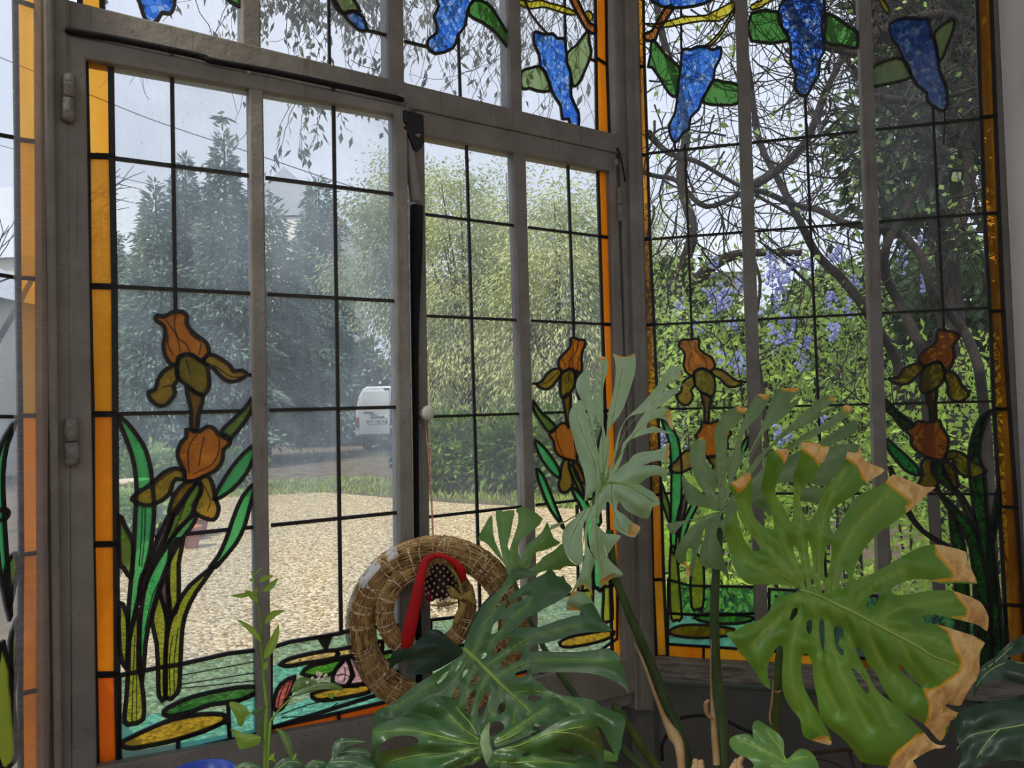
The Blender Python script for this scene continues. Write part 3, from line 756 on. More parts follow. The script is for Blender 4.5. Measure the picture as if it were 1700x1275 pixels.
# wisteria over the right window
L.piece('wisteria_cluster', z(Z3, '1245,310 1300,310 1340,290 1400,295 1440,310 1485,295 1490,340 1470,390 1450,430 1440,500 1400,570 1370,620 1350,680 1300,730 1290,800 1250,830 1225,870 1200,885 1175,850 1165,780 1200,710 1215,620 1225,500 1240,420'), G_BLU)
L.piece('vine_leaf', z(Z3, '1055,260 1090,270 1140,340 1230,420 1225,500 1210,600 1165,580 1120,510 1060,420 1035,415 1050,340'), G_LFG)
L.piece('vine_leaf', z(Z3, '1440,500 1500,510 1595,530 1595,640 1500,655 1380,640 1400,570'), G_LFG)
L.piece('vine_branch', z(Z3, '1015,210 1060,190 1140,50 1195,50 1100,190 1080,250 1020,250'), G_BRC)
L.piece('wisteria_cluster', z(Z3, '1040,-20 1220,-60 1410,-20 1390,20 1250,48 1120,40'), G_BLU)
L.piece('vine_tendril', z(Z3, '1010,145 1100,150 1250,105 1400,95 1560,10 1565,60 1480,130 1380,130 1250,150 1100,175'), G_YLV, w=.002)
L.piece('vine_tendril', z(Z3, '1370,290 1400,280 1480,200 1560,70 1580,60 1500,200 1420,285'), G_YLV, w=.003)
L.piece('wisteria_cluster', z(ZK, '155,90 215,-20 440,-20 440,280 440,330 415,370 410,470 370,530 340,590 290,590 260,540 265,460 235,390 235,300 220,230 180,170'), G_BLD)
L.piece('vine_leaf', z(ZK, '-10,85 155,75 180,170 220,255 -10,255'), G_LFG)
L.piece('vine_leaf', z(ZK, '440,90 520,110 600,170 645,200 645,300 540,280 440,260'), G_LFG)
L.piece('wisteria_cluster', z(ZK, '850,150 950,110 1050,120 1090,120 1110,220 1140,290 1160,440 1200,530 1210,640 1190,690 1150,680 1085,630 1080,580 1020,530 980,460 940,380 900,290 860,240'), G_BLD)
L.piece('vine_leaf', z(ZK, '740,430 800,390 900,360 960,400 980,480 900,510 800,530 740,530'), G_LFP)
L.piece('vine_leaf', z(ZK, '1130,200 1240,120 1250,170 1200,310 1160,390 1140,290'), G_LFP)
L.piece('vine_tendril', z(ZK, '-10,30 40,10 100,-30 150,-30 60,40 -10,60'), G_YLV, w=.002)
L.piece('vine_tendril', z(ZK, '780,-20 820,10 850,70 830,80 800,40'), G_YLV, w=.002)
for r in (0, 1, 2, 3, 4):
    h = ROWS[r] + CAM_Z
    for a, b in ((1086, 1238), (1256, 1436), (1458, 1642)): L.line((PR.uh(a, 520)[0], h), (PR.uh(b, 520)[0], h), uh=True)
L.line((1137, 240), (1149, 562)); L.line((1130, -100), (1131, 80)); L.line((1336, 155), (1372, 985)); L.line((1548, 180), (1566.5, 546)); L.line((1566, 240), (1568, 180), .003)
L.line((1120, 236), (1121, 250)); L.line((1228, 633), (1240, 634)); L.line((1462, 630), (1478, 629)); L.line((1267, 20), (1262, 60)); L.line((1138, 676), (1138, 681))
L.line((1168, 1058), (1168, 1072)); L.line((1182, 1009), (1192, 1018)); L.line((1590, 666), (1590, 676))
for s_ in ('1285,1000 1310,1060 1290,1120 1290,1180', '1330,1000 1330,1060 1390,1110 1400,1170'): L.fine(z(ZF, s_))
L.glaze([[(1066, -300), (1222, -320), (1268, 1080), (1102, 1080)], [(1228, -310), (1424, -350), (1474, 1110), (1270, 1095)],
         [(1430, -350), (1622, -380), (1672, 1130), (1480, 1110)]])

# ------------------------------------------------------------------ window_1: the narrow side window at the left edge
W1 = thing('window_1', 'narrow side window with an amber strip at the end of the bay', 'window', PL.p(-3, .8), kind='structure')
fr = MB()
bar(fr, PL, [(66, -300), (84, -300), (100, 1500), (74, 1500)], -.014, -.002)
P0 = PL.p(*PL.uh(20, 300)); 
fr.build('window_frame', M['paint'], W1)
L = Light(PL, W1, CLR_L, .005)
o = [(24, -90), (25, 0), (28, 231), (30, 461), (33, 690), (35, 921), (33, 1152), (36, 1400)]
i_ = [(60, -90), (61, 12), (62, 236), (63, 463), (64, 690), (66, 917), (64, 1145), (66, 1400)]
for k, c in enumerate((5, 5, 1, 5, 2, 6, 6)): L.piece('border_pane', [o[k], i_[k], i_[k + 1], o[k + 1]], AMB[c], 1, .006)
L.piece('iris_leaf', z(ZB, '100,370 40,520 15,700 20,900 30,1100 60,1500 58,1600 20,1420 -10,1275 -40,900 -20,600 40,450'), G_GRN)
L.piece('iris_leaf', z(ZC, '110,20 95,100 60,260 45,240 30,100 40,0 90,-60'), G_MGR)
L.piece('iris_leaf', z(ZC, '112,340 105,500 80,800 65,760 65,480 90,400'), G_OGR)
L.piece('iris_leaf', z(ZC, '0,500 30,560 70,700 80,900 100,1180 60,1260 0,1275 -60,1000'), G_OGR)
L.piece('iris_fall', z(ZB, '-20,940 20,915 50,940 30,980 -20,985'), G_GLD)
for r in (1, 2, 3):
    y0 = {1: 223, 2: 456, 3: 697}[r]; L.line((-40, y0 - 6), (27, {1: 229, 2: 461, 3: 692}[r]))
L.glaze([[(-60, -300), (64, -300), (76, 1450), (-60, 1450)]])

# ------------------------------------------------------------------ posts, sills, walls
def post(name, P, quad, o0, o1, label, grooves=()):
    mb = MB(); bar(mb, P, quad, o0, o1)
    o = bevel(mb.build(name, M['paint'], None), .003)
    return tag(o, label, 'corner post', 'structure')
mb = MB()
bar(mb, PC, [(66, -420), (113, -400), (120, 1420), (92, 1440)], -.035, .05)
bar(mb, PC, [(66, -420), (84, -420), (106, 1440), (92, 1440)], -.050, .02)
tag(bevel(mb.build('trim_1', M['paint'], None), .004), 'grey painted corner post beside the hinges of the open casement', 'corner post', 'structure')
mb = MB()
bar(mb, PC, [(1014, -330), (1040, -330), (1076, 1180), (1056, 1180)], -.018, .05)
bar(mb, PC, [(1030, -330), (1046, -330), (1085, 1180), (1068, 1180)], -.030, .05)
bar(mb, PR, [(1033, -330), (1050, -330), (1086, 1180), (1066, 1180)], -.024, .05)
tag(bevel(mb.build('trim_2', M['paint'], None), .003), 'grey painted corner post between the closed casement and the fixed window', 'corner post', 'structure')
mb = MB()
bar(mb, PR, [(1060, 1094), (1720, 1134), (1720, 1172), (1060, 1124)], -.028, .06)
sill = mb.build('trim_3', M['paint_worn'], None)
tag(bevel(sill, .004), 'weathered sill with flaking paint under the fixed window', 'window sill', 'structure')

# bay floor plan
cL = PC.p(PC.uh(80, 700)[0], 0); cM = PC.p(PC.uh(1050, 700)[0], 0); uRE = PR.uh(1690, 700)[0]; cR = PR.p(uRE, 0)
pLend = cL + Vector((-.227, -.974, 0)) * .75
REV = cR + Vector((-.12, -1, 0)).normalized() * .5
def wall(name, A, Bp, z0, z1, th, label, mat, out):
    """a wall from A to B, its room face on the line, thickness away from the room"""
    n = Vector(((Bp - A).y, -(Bp - A).x, 0)).normalized()
    if n.dot(out) < 0: n = -n
    mb = MB()
    c = [A + Vector((0, 0, z0)), Bp + Vector((0, 0, z0)), Bp + Vector((0, 0, z1)), A + Vector((0, 0, z1))]
    mb.hexa(c + [p + n * th for p in c])
    return tag(mb.build(name, mat, None), label, 'wall', 'structure')
zs = PR.uh(1400, 1160, -.01)[1]
hC = PC.uh(600, 1320)[1]
mb = MB()
for A, Bp, zt in ((cM, cR, zs), (cL, cM, hC)):
    n = Vector((-(Bp - A).y, (Bp - A).x, 0)).normalized()
    c = [A + Vector((0, 0, .0)), Bp + Vector((0, 0, .0)), Bp + Vector((0, 0, zt)), A + Vector((0, 0, zt))]
    mb.hexa([p + n * .012 for p in c] + [p + n * .10 for p in c])
mb.tube([cM + Vector((0, .03, 0)), cM + Vector((0, .03, zs))], .05, 12)
tag(mb.build('wall_front', M['panel'], None), 'dark grey painted panelling below the window sill', 'wall', 'structure')
mb = MB()                                                       # the white reveal beside the fixed window
c = [cR, REV, REV + Vector((0, 0, 2.75)), cR + Vector((0, 0, 2.75))]
mb.hexa(c + [p + Vector((.25, .03, 0)) for p in c])
tag(mb.build('wall_right', M['plaster'], None), 'white plastered wall at the edge of the fixed window', 'wall', 'structure')
# the room behind the camera: it carries the light that reaches the plants from within
mb = MB()
ZT = 2.75
def slab(A, Bp, z0, z1, th=.12):
    n = Vector((-(Bp - A).y, (Bp - A).x, 0)).normalized()
    c = [A + Vector((0, 0, z0)), Bp + Vector((0, 0, z0)), Bp + Vector((0, 0, z1)), A + Vector((0, 0, z1))]
    mb.hexa(c + [p + n * th for p in c])
rA, rB, rC, rD = Vector((REV.x, REV.y, 0)), Vector((2.6, REV.y, 0)), Vector((2.6, -3.6, 0)), Vector((-2.4, -3.6, 0))
rE = Vector((-2.4, pLend.y, 0))
slab(rB, rA, 0, ZT); slab(rC, rB, 0, ZT)
slab(rC, Vector((-.9, -3.6, 0)), 0, ZT); slab(Vector((-2.2, -3.6, 0)), rD, 0, ZT); slab(Vector((-.9, -3.6, 0)), Vector((-2.2, -3.6, 0)), 2.4, ZT)
slab(rD, Vector((-2.4, -3.2, 0)), 0, ZT); slab(Vector((-2.4, -.2, 0)), rE, 0, ZT); slab(Vector((-2.4, -3.2, 0)), Vector((-2.4, -.2, 0)), 0, .4); slab(Vector((-2.4, -3.2, 0)), Vector((-2.4, -.2, 0)), 2.55, ZT)
slab(rE, Vector((pLend.x, pLend.y, 0)), 0, ZT)
slab(Vector((pLend.x, pLend.y, 0)), cL, 0, .45)
hT = PC.uh(600, -300)[1]
for A, Bp in ((cL, cM), (cM, cR)):
    n = Vector((-(Bp - A).y, (Bp - A).x, 0)).normalized() * .02
    slab(A + n, Bp + n, hT, ZT)
tag(mb.build('wall_back', M['plaster'], None), 'plastered walls of the room behind the window bay', 'wall', 'structure')
fl = [cL, cM, cR, rA, rB, rC, rD, rE, pLend]
mb = MB(); mb.prism([p + Vector((0, 0, -.1)) for p in fl], [Vector((p.x, p.y, 0)) for p in fl])
tag(mb.build('floor', M['wood_floor'], None), 'brown board floor of the room', 'floor', 'structure')
front = [cL, cM, cR, rA, rB, Vector((2.6, -.35, 0)), Vector((-2.4, -.35, 0)), rE, pLend]      # behind it the roof is left open, added to bring skylight onto the plants
mb = MB(); mb.prism([Vector((p.x, p.y, ZT)) for p in front], [Vector((p.x, p.y, ZT + .15)) for p in front])
for k in range(6): mb.box((-2.4 + k, -2.0, ZT + .05), (.06, 3.3, .1))  # unseen bars across the opening added for light
tag(mb.build('ceiling', M['plaster'], None), 'white ceiling over the bay with glazing bars behind', 'ceiling', 'structure')
print('S2 bottom border', hb0, hb1)
# ================================================================== outside
M['gravel'] = None
def gravel_mat():
    t = NT('pea_gravel')
    v = t.n('TexVoronoi', {'Vector': t.n('TexCoord').outputs['Object'], 'Scale': 55})
    f = t.n('SeparateColor', {'Color': v.outputs['Color']}).outputs[0]
    col = t.ramp(f, [(0, lin('66553a')), (.3, lin('9a865f')), (.65, lin('b7a580')), (1, lin('d8cbb0'))])
    p = t.n('BsdfPrincipled', {'Base Color': col, 'Roughness': .95, 'Specular IOR Level': .1})
    b = t.n('Bump', {'Height': v.outputs['Distance'], 'Strength': .9, 'Distance': .012})
    b.invert = True
    t.t.links.new(b.outputs[0], p.inputs['Normal'])
    return t.end(p.outputs[0])
M['gravel'] = gravel_mat()
M['soil'] = surface('shaded_leaf_litter', '6a5f4f', '4c4338', 3, .95, .6, detail=8, bscale=20)
M['spruce'] = leafy('blue_green_spruce_needles', '74897c', '566b62', 1.2, .2)
M['spruce2'] = leafy('grey_green_spruce_needles', '80937f', '5f7468', 1.2, .2)
M['cypress'] = leafy('yellow_green_cypress_sprays', 'c9cd92', '8d9c6e', .9, .3)
M['cypress2'] = leafy('olive_cypress_sprays', 'b3bb86', '7f8f66', .9, .3)
M['laurel'] = leafy('mid_green_laurel_leaves', '6d8c3f', '3f5f2c', 2, .3, rough=.4)
M['hedge'] = leafy('dark_hedge_leaves', '50663c', '2f4528', 1, .25)
M['hedge2'] = leafy('deep_green_shrub_leaves', '546b3a', '344a26', 2, .25)
M['lime'] = leafy('fresh_lime_leaves', 'b4d45e', '86ab48', 2.5, .45, tcol='c2de66')
M['midleaf'] = leafy('soft_green_leaves', '9ab264', '6f8a4c', 2.5, .4, tcol='aac468')
M['bush'] = leafy('pale_bush_leaves', 'a9c27a', '7c9c58', 2.5, .4)
M['bluefl'] = leafy('powder_blue_flowers', 'c6cdf2', 'a9b3ea', 9, .4)
M['greyleaf'] = leafy('dark_creeper_leaves', '5f655a', '474d43', 3, .15)
M['bark'] = surface('grey_brown_bark', '322a24', '1c1713', 12, .9, .6, stretch=(3, 3, 1))
M['twig'] = surface('dark_twig_bark', '2a231e', '15110e', 9, .9)
M['grass'] = leafy('rough_grass_blades', 'a3b25c', '7f9444', 3, .3)
M['white_van'] = surface('white_van_paint', 'e9ecee', 'e2e6e9', 2, .25, spec=.5)
M['red_lamp'] = surface('red_tail_lamp', 'b0202a', '8a1820', 20, .3)
M['grey_trim'] = surface('dark_grey_trim', '3c3f43', '303236', 20, .5)
M['plate'] = surface('white_number_plate', 'f0f0ea', 'e8e8e0', 5, .4)
M['slate'] = surface('pale_slate_roof', 'b4b9c2', '9aa0aa', 3, .7, .3, stretch=(1, 1, 30))
M['render_wall'] = surface('pale_house_render', 'e3e0d6', 'd7d3c8', 1.5, .9)
M['stone'] = surface('pale_garden_stone', 'd8cfb8', 'b8ac92', 14, .9, .3)
M['terracotta'] = surface('terracotta', 'b56d4c', '96573a', 10, .85, .2)
M['blue_glaze'] = surface('blue_glaze', '3a62c8', '2a4aa8', 6, .2, spec=.6)
M['cable'] = surface('grey_overhead_cable', '5c6066', '4c5055', 10, .7)

def gpt(x, y, zz=0.0):
    r = ray(x, y); return EYE + r * ((zz - EYE.z) / r.z)

mb = MB()
g = [(-60, 1.62), (-1.2, 1.62)]
mb.prism([Vector((x, y, -.2)) for x, y in ((-60, .9), (-1.1, .9), (.1, 1.78), (1.25, 1.68), (40, 1.68), (60, 90), (-60, 90))],
         [Vector((x, y, -.004)) for x, y in ((-60, .9), (-1.1, .9), (.1, 1.78), (1.25, 1.68), (40, 1.68), (60, 90), (-60, 90))])
tag(mb.build('ground', M['soil'], None), 'bare shaded soil and leaf litter under the trees', 'ground', 'structure')
E_ = [(150, 1090), (190, 975), (235, 905), (300, 872), (350, 830), (420, 812), (490, 816), (560, 820), (660, 829), (760, 837), (880, 843), (1040, 850)]
G = [gpt(*p) for p in E_]
G += [Vector((.95, 4.0, 0)), Vector((.35, 1.90, 0)), Vector((-.75, 1.22, 0)), Vector((-1.0, 2.2, 0))]
mb = MB(); mb.prism([p + Vector((0, 0, -.05)) for p in G], [p + Vector((0, 0, .012)) for p in G])
tag(mb.build('gravel_drive', M['gravel'], None), 'sunlit pale pea gravel drive outside the casements', 'gravel drive', 'structure')

rng = np.random.default_rng(7)
def unit(a): return a / np.maximum(np.linalg.norm(a, axis=1, keepdims=True), 1e-9)
def cards(P, D, l, w, kind='leaf'):
    """n little leaf blades: base P, along D, length l, width w"""
    n = len(P); D = unit(D); S = unit(np.cross(D, unit(rng.normal(size=(n, 3)))))
    l = np.broadcast_to(l, n)[:, None]; w = np.broadcast_to(w, n)[:, None]
    N = np.cross(D, S)
    a = P; b = P + D * l * .45 + S * w * .5 + N * w * .12; c = P + D * l; d = P + D * l * .45 - S * w * .5 + N * w * .12
    V = np.stack([a, b, c, d], 1).reshape(-1, 3)
    Fq = np.arange(4 * n).reshape(-1, 4)
    return V, Fq

def conifer(label, px, d, top, r, n, mat, name='spruce_tree', base=.1, group=None, l=.22, w=.06, power=.85, layers=9):
    b = ground_at(px, d); h = CAM_Z + (680 - top) / F * d
    root = thing(name, label, 'tree', b, group=group)
    tr = MB(); tr.tube([b, b + Vector((.03, 0, h * .5)), b + Vector((0, .02, h * .98))], [.16, .09, .015], 8)
    tr.build('trunk', M['bark'], root, True)
    t = 1 - np.sqrt(rng.random(n)) ; t = base + (1 - base) * t
    k = (t * layers) % 1
    R = r * (1 - t) ** power * (.62 + .38 * (1 - k)) + .06
    th = rng.random(n) * 2 * np.pi
    # a few heavier boughs
    bough = (np.sin(th * 5 + t * 40) * .5 + .5) * .35 + .75
    rho = R * bough * rng.random(n) ** .45
    P = np.stack([b.x + rho * np.cos(th), b.y + rho * np.sin(th), h * t - rho * .22 + rng.normal(size=n) * .05], 1)
    D = np.stack([np.cos(th), np.sin(th), -.35 + .9 * (t > .93) + rng.normal(size=n) * .35], 1) + rng.normal(size=(n, 3)) * .35
    V, Fq = cards(P, D, l * (.6 + .6 * rng.random(n)), w)
    np_mesh('foliage', V, Fq, mat, root)
    return root

def crown_tree(label, px, d, top, low, rx, n, mat, name, cat='tree', group=None, clumps=60, l=.11, w=.03, droop=.6, cr_=.5, trunk=True, rad=.14, gap=0.0):
    b = ground_at(px, d); ht = CAM_Z + (680 - top) / F * d; hl = max(.0, CAM_Z + (680 - low) / F * d)
    root = thing(name, label, cat, b, group=group)
    c = np.array([b.x, b.y, (ht + hl) / 2]); e = np.array([rx, rx * .8, (ht - hl) / 2])
    u = unit(rng.normal(size=(clumps, 3))) * (rng.random((clumps, 1)) ** .4)
    u[:, :2] *= (1 - .35 * np.clip(u[:, 2:3], 0, 1))
    K = c + u * e * .9
    i = rng.integers(0, clumps, n)
    o = rng.normal(size=(n, 3)) * np.array([.45, .45, .33]) * cr_
    P = K[i] + o; P[:, 2] = np.maximum(P[:, 2], .03)
    D = unit(o + unit(P - c) * .3) + np.array([0, 0, -droop]) + rng.normal(size=(n, 3)) * .3
    V, Fq = cards(P, D, l * (.6 + .7 * rng.random(n)), w)
    np_mesh('foliage', V, Fq, mat, root)
    if trunk:
        tr = MB()
        tr.tube([b, b + Vector((.05, 0, hl * .6 + ht * .1)), Vector((b.x, b.y, hl * .4 + ht * .6))], [rad, rad * .8, rad * .25], 8)
        for k in range(0, clumps, max(1, clumps // 14)):
            s0 = Vector((b.x, b.y, hl + (K[k, 2] - hl) * .45)); tr.tube([s0, s0.lerp(Vector(K[k]), .5) + Vector((0, 0, .1)), Vector(K[k])], [rad * .3, rad * .2, .01], 5)
        tr.build('trunk', M['bark'], root, True)
    return root

conifer('dark spruce with the tallest pointed top, beyond the open casement', 378, 17, 198, 1.7, 20000, M['spruce'])
conifer('dark spruce with forked tips left of the tallest spruce', 312, 17.5, 244, 1.9, 20000, M['spruce'])
conifer('dark spruce in front of the slate roof', 262, 16.5, 284, 1.5, 18000, M['spruce2'])
conifer('bushy dark spruce filling the pane beside the sash bar', 440, 19, 300, 2.3, 22000, M['spruce'], power=.6)
conifer('dark spruce in the middle pane behind the white van', 535, 26, 282, 1.9, 24000, M['spruce'], power=.55, l=.28, w=.08)
conifer('low grey green spruce at the border strip of the open casement', 170, 22, 330, 2.4, 18000, M['spruce2'], power=.6)
crown_tree('yellow green cypress drooping over the white van', 655, 15.5, 235, 628, 1.35, 24000, M['cypress2'], 'cypress_tree', droop=1.0, cr_=.6, clumps=70)
crown_tree('tall feathery cypress beyond the closed casement', 775, 14.5, 232, 770, 1.25, 27000, M['cypress'], 'cypress_tree', droop=1.0, cr_=.62, clumps=90)
crown_tree('broad sunlit cypress beside the amber strip of the closed casement', 930, 13.5, 258, 790, 1.25, 27000, M['cypress'], 'cypress_tree', droop=1.0, cr_=.62, clumps=90)
crown_tree('grey green cypress standing between the two taller cypresses', 850, 18, 250, 740, 1.5, 21000, M['cypress2'], 'cypress_tree', droop=.9, cr_=.7, clumps=60)
crown_tree('hazy cypress behind the corner post', 1045, 17, 270, 760, 1.6, 18000, M['cypress2'], 'cypress_tree', droop=.9, cr_=.7, clumps=60)
crown_tree('glossy laurel shrub at the far edge of the drive', 745, 10.8, 690, 835, .75, 3000, M['laurel'], 'laurel_shrub', 'shrub', l=.13, w=.055, droop=.1, cr_=.3, clumps=40, rad=.04)
crown_tree('sunlit laurel shrub beside the glazing bar of the closed casement', 842, 10.4, 700, 840, .6, 2600, M['laurel'], 'laurel_shrub', 'shrub', l=.13, w=.055, droop=.1, cr_=.3, clumps=40, rad=.04)
crown_tree('laurel shrub behind the yellow iris stem of the closed casement', 935, 10.0, 680, 835, .7, 2600, M['laurel'], 'laurel_shrub', 'shrub', l=.13, w=.055, droop=.1, cr_=.3, clumps=40, rad=.04)
# a hedge that closes the view behind the trees
def hedge(label, x0, x1, d, h, n, mat, name='hedge', l=.4, w=.22):
    a, b = ground_at(x0, d), ground_at(x1, d)
    P = np.stack([a.x + (b.x - a.x) * rng.random(n), d + rng.normal(size=n) * .5, h * rng.random(n) ** .8], 1)
    P[:, 2] *= 1 + .12 * np.sin(P[:, 0] * 1.7) + .08 * np.sin(P[:, 0] * 4.1)
    V, Fq = cards(P, rng.normal(size=(n, 3)), l * (.6 + .7 * rng.random(n)), w)
    return tag(np_mesh(name, V, Fq, mat), label, 'hedge')
hedge('long dark hedge closing the garden behind the spruces', -40, 1060, 29.4, 3.6, 12000, M['hedge'])
hedge('dense green hedge behind the blue flowering shrub', 1075, 1800, 8.2, 2.55, 22000, M['hedge2'], l=.15, w=.08)

# rough grass along the edge of the drive
n = 5200
s = rng.random(n) * 3; A = np.array([[*gpt(350, 826)[:2]], [*gpt(560, 815)[:2]], [*gpt(880, 838)[:2]], [*gpt(1050, 845)[:2]]])
k = np.minimum(s.astype(int), 2); fr_ = (s - k)[:, None]
P2 = A[k] * (1 - fr_) + A[k + 1] * fr_ + np.stack([rng.normal(size=n) * .1, rng.random(n) ** 1.4 * 2.2 - .25], 1)
P = np.concatenate([P2, np.zeros((n, 1))], 1)
V, Fq = cards(P, np.stack([rng.normal(size=n) * .4, rng.normal(size=n) * .4, np.ones(n)], 1), .05 + .07 * rng.random(n), .02)
tag(np_mesh('grass', V, Fq, M['grass']), 'strip of rough green grass along the far edge of the gravel', 'grass', 'stuff')

# the white van
vb = ground_at(658, 22.2); vx = vb.x - .32; vy = 22.2
van = thing('van', 'white panel van parked with its back to the window under the cypress', 'van', (vx, vy, 0))
VX = (ground_at(589, 22.2).x, ground_at(589, 22.2).x + 1.95)
x0, x1 = VX; xm = (x0 + x1) / 2
prof = [(-.96, .42), (-.97, .8), (-.955, 1.2), (-.86, 1.62), (-.72, 1.86), (-.6, 1.92), (.6, 1.92), (.72, 1.86), (.86, 1.62), (.955, 1.2), (.97, .8), (.96, .42)]
mb = MB(); mb.prism([Vector((xm + a, vy, b)) for a, b in prof], [Vector((xm + a, vy + 4.2, b * (1 if b < 1 else .98))) for a, b in prof])
bevel(mb.build('body', M['white_van'], van), .05)
xs = x0 + 1.06
for nm, a, b in (('rear_door', x0 + .14, xs - .012), ('rear_door', xs + .012, x1 - .14)):
    mb = MB(); P = [(a, .48), (b, .48), (b, 1.78), (a + (.12 if a < xm - .3 else 0), 1.78), (a - .02, 1.2)] if a < xs - .2 else [(a, .48), (b, .48), (b + .02, 1.2), (b - .12, 1.78), (a, 1.78)]
    mb.prism([Vector((p, vy - .035, w)) for p, w in P], [Vector((p, vy - .001, w)) for p, w in P])
    dr = bevel(mb.build(nm, M['white_van'], van), .01)
    if a < xs - .2:
        hb = MB(); hb.box(((a + b) / 2 + .12, vy - .05, 1.0), (.42, .03, .02)); hb.box(((a + b) / 2 - .08, vy - .05, .99), (.08, .03, .045)); hb.box(((a + b) / 2 + .3, vy - .05, .99), (.08, .03, .045))
        hb.build('plate_lamp', M['grey_trim'], dr)
        hb = MB(); hb.box((a + .28, vy - .045, 1.14), (.3, .015, .028)); hb.box((a + .42, vy - .045, 1.075), (.22, .015, .018)); hb.build('badge', M['grey_trim'], dr)
        pl = MB(); pl.box(((a + b) / 2 + .08, vy - .045, .86), (.56, .015, .13)); plo = pl.build('number_plate', M['plate'], dr)
        cu = bpy.data.curves.new('plate_text', 'FONT'); cu.body = 'BW 102 AZ'; cu.size = .125; cu.align_x = 'CENTER'; cu.align_y = 'CENTER'; cu.extrude = .004
        cu.materials.append(M['grey_trim']); to = bpy.data.objects.new('plate_lettering', cu); COL.objects.link(to)
        to.location = ((a + b) / 2 + .08, vy - .057, .86); to.rotation_euler = (math.pi / 2, 0, 0); bpy.context.view_layer.update()
        me = bpy.data.meshes.new_from_object(to.evaluated_get(bpy.context.evaluated_depsgraph_get())); me.transform(to.matrix_world); bpy.data.objects.remove(to)
        to = bpy.data.objects.new('plate_lettering', me); COL.objects.link(to); to.parent = dr; to.matrix_parent_inverse = Matrix()
    else:
        hb = MB(); hb.box((a + .22, vy - .05, 1.07), (.24, .04, .05)); hb.build('door_handle', M['grey_trim'], dr)
        hb = MB(); hb.ball((a + .1, vy - .04, .82), (.03, .02, .03)); hb.build('door_lock', M['grey_trim'], dr)
mb = MB(); mb.box((x0 + .07, vy - .02, .86), (.1, .06, .26)); mb.build('tail_lamp', M['red_lamp'], van)
mb = MB(); mb.box((x1 - .07, vy - .02, .86), (.1, .06, .26)); mb.build('tail_lamp', M['red_lamp'], van)
mb = MB(); mb.box((xm, vy - .02, 1.84), (.16, .05, .04)); mb.build('brake_lamp', M['grey_trim'], van)
mb = MB(); mb.box((xm, vy - .03, .36), (1.84, .12, .14)); bevel(mb.build('bumper', M['grey_trim'], van), .02)
for wx in (x0 + .2, x1 - .2):
    for wy in (vy + .8, vy + 3.4):
        mb = MB(); mb.tube([Vector((wx - .1, wy, .32)), Vector((wx + .1, wy, .32))], .32, 20); mb.build('wheel', M['black'], van)

# houses
def house(name, label, xa, xb, ya, yb, eave, ridge, along='x'):
    root = thing(name, label, 'house', ((xa + xb) / 2, (ya + yb) / 2, 0))
    mb = MB(); mb.box(((xa + xb) / 2, (ya + yb) / 2, eave / 2), (xb - xa, yb - ya, eave)); mb.build('wall', M['render_wall'], root)
    mb = MB(); o = .35
    if along == 'x':
        P = [(ya - o, eave - .15), (yb + o, eave - .15), ((ya + yb) / 2, ridge)]
        mb.prism([Vector((xa - o, a, b)) for a, b in P], [Vector((xb + o, a, b)) for a, b in P])
    else:
        P = [(xa - o, eave - .15), (xb + o, eave - .15), ((xa + xb) / 2, ridge)]
        mb.prism([Vector((a, ya - o, b)) for a, b in P], [Vector((a, yb + o, b)) for a, b in P])
    mb.build('roof', M['slate'], root)
    return root
hh = house('house', 'pale house with a long slate roof and a gable behind the dark spruces', -33, -16.4, 33, 41, 8.6, 13.0)
mb = MB(); P = [(-12.2, 9.7), (-7.6, 9.7), (-9.9, 11.9)]; mb.prism([Vector((a, 32.4, b + .25)) for a, b in P], [Vector((a, 40, b + .25)) for a, b in P]); mb.build('roof', M['slate'], hh)
mb = MB(); mb.box((-9.9, 36.2, 4.95), (4.2, 7.4, 9.9)); mb.box((-14.2, 37.5, 4.0), (4.6, 5, 8.0)); mb.build('wall', M['render_wall'], hh)
house('house', 'pale rendered house with slate roof seen through the narrow side window', -22, -10.9, 9.5, 17.8, 3.9, 7.2, 'y')
h3 = house('house', 'cream house wall glimpsed behind the branches of the fixed window', 4.3, 6.9, 21, 27, 5.0, 6.8)

# things in the flower bed
b = ground_at(214, 8.2)
bb = thing('bird_bath', 'pale stone bird bath in the flower bed behind the iris leaves', 'bird bath', b)
mb = MB(); mb.lathe([(.13, 0), (.13, .05), (.07, .09), (.055, .38), (.09, .42)], b, 20); mb.build('pedestal', M['stone'], bb, True)
mb = MB(); mb.lathe([(.07, .41), (.2, .46), (.24, .51), (.22, .51), (.17, .47), (.05, .46)], b, 24); mb.build('bowl', M['stone'], bb, True)
b = ground_at(279, 10.2)
mb = MB(); mb.lathe([(.05, .02), (.075, .06), (.085, .14), (.075, .19), (.065, .19), (.06, .1)], b, 18)
tag(mb.build('flower_pot', M['blue_glaze'], None, True), 'small blue glazed pot in the bed beside the drive', 'pot')
for k, (x, y, sz, rz) in enumerate(((318, 912, .17, .1), (312, 900, .15, .5), (331, 893, .14, -.3))):
    c = gpt(x, y)
    mb = MB(); mb.lathe([(.055, .01), (.085, .17), (.095, .17), (.095, .21), (.08, .21), (.05, .04)], c, 18)
    tag(mb.build('flower_pot', M['terracotta'], None, True), ('nearest terracotta pot of three at the gravel edge', 'terracotta pot half hidden behind the nearest one', 'smallest terracotta pot standing out on the gravel')[k], 'pot')
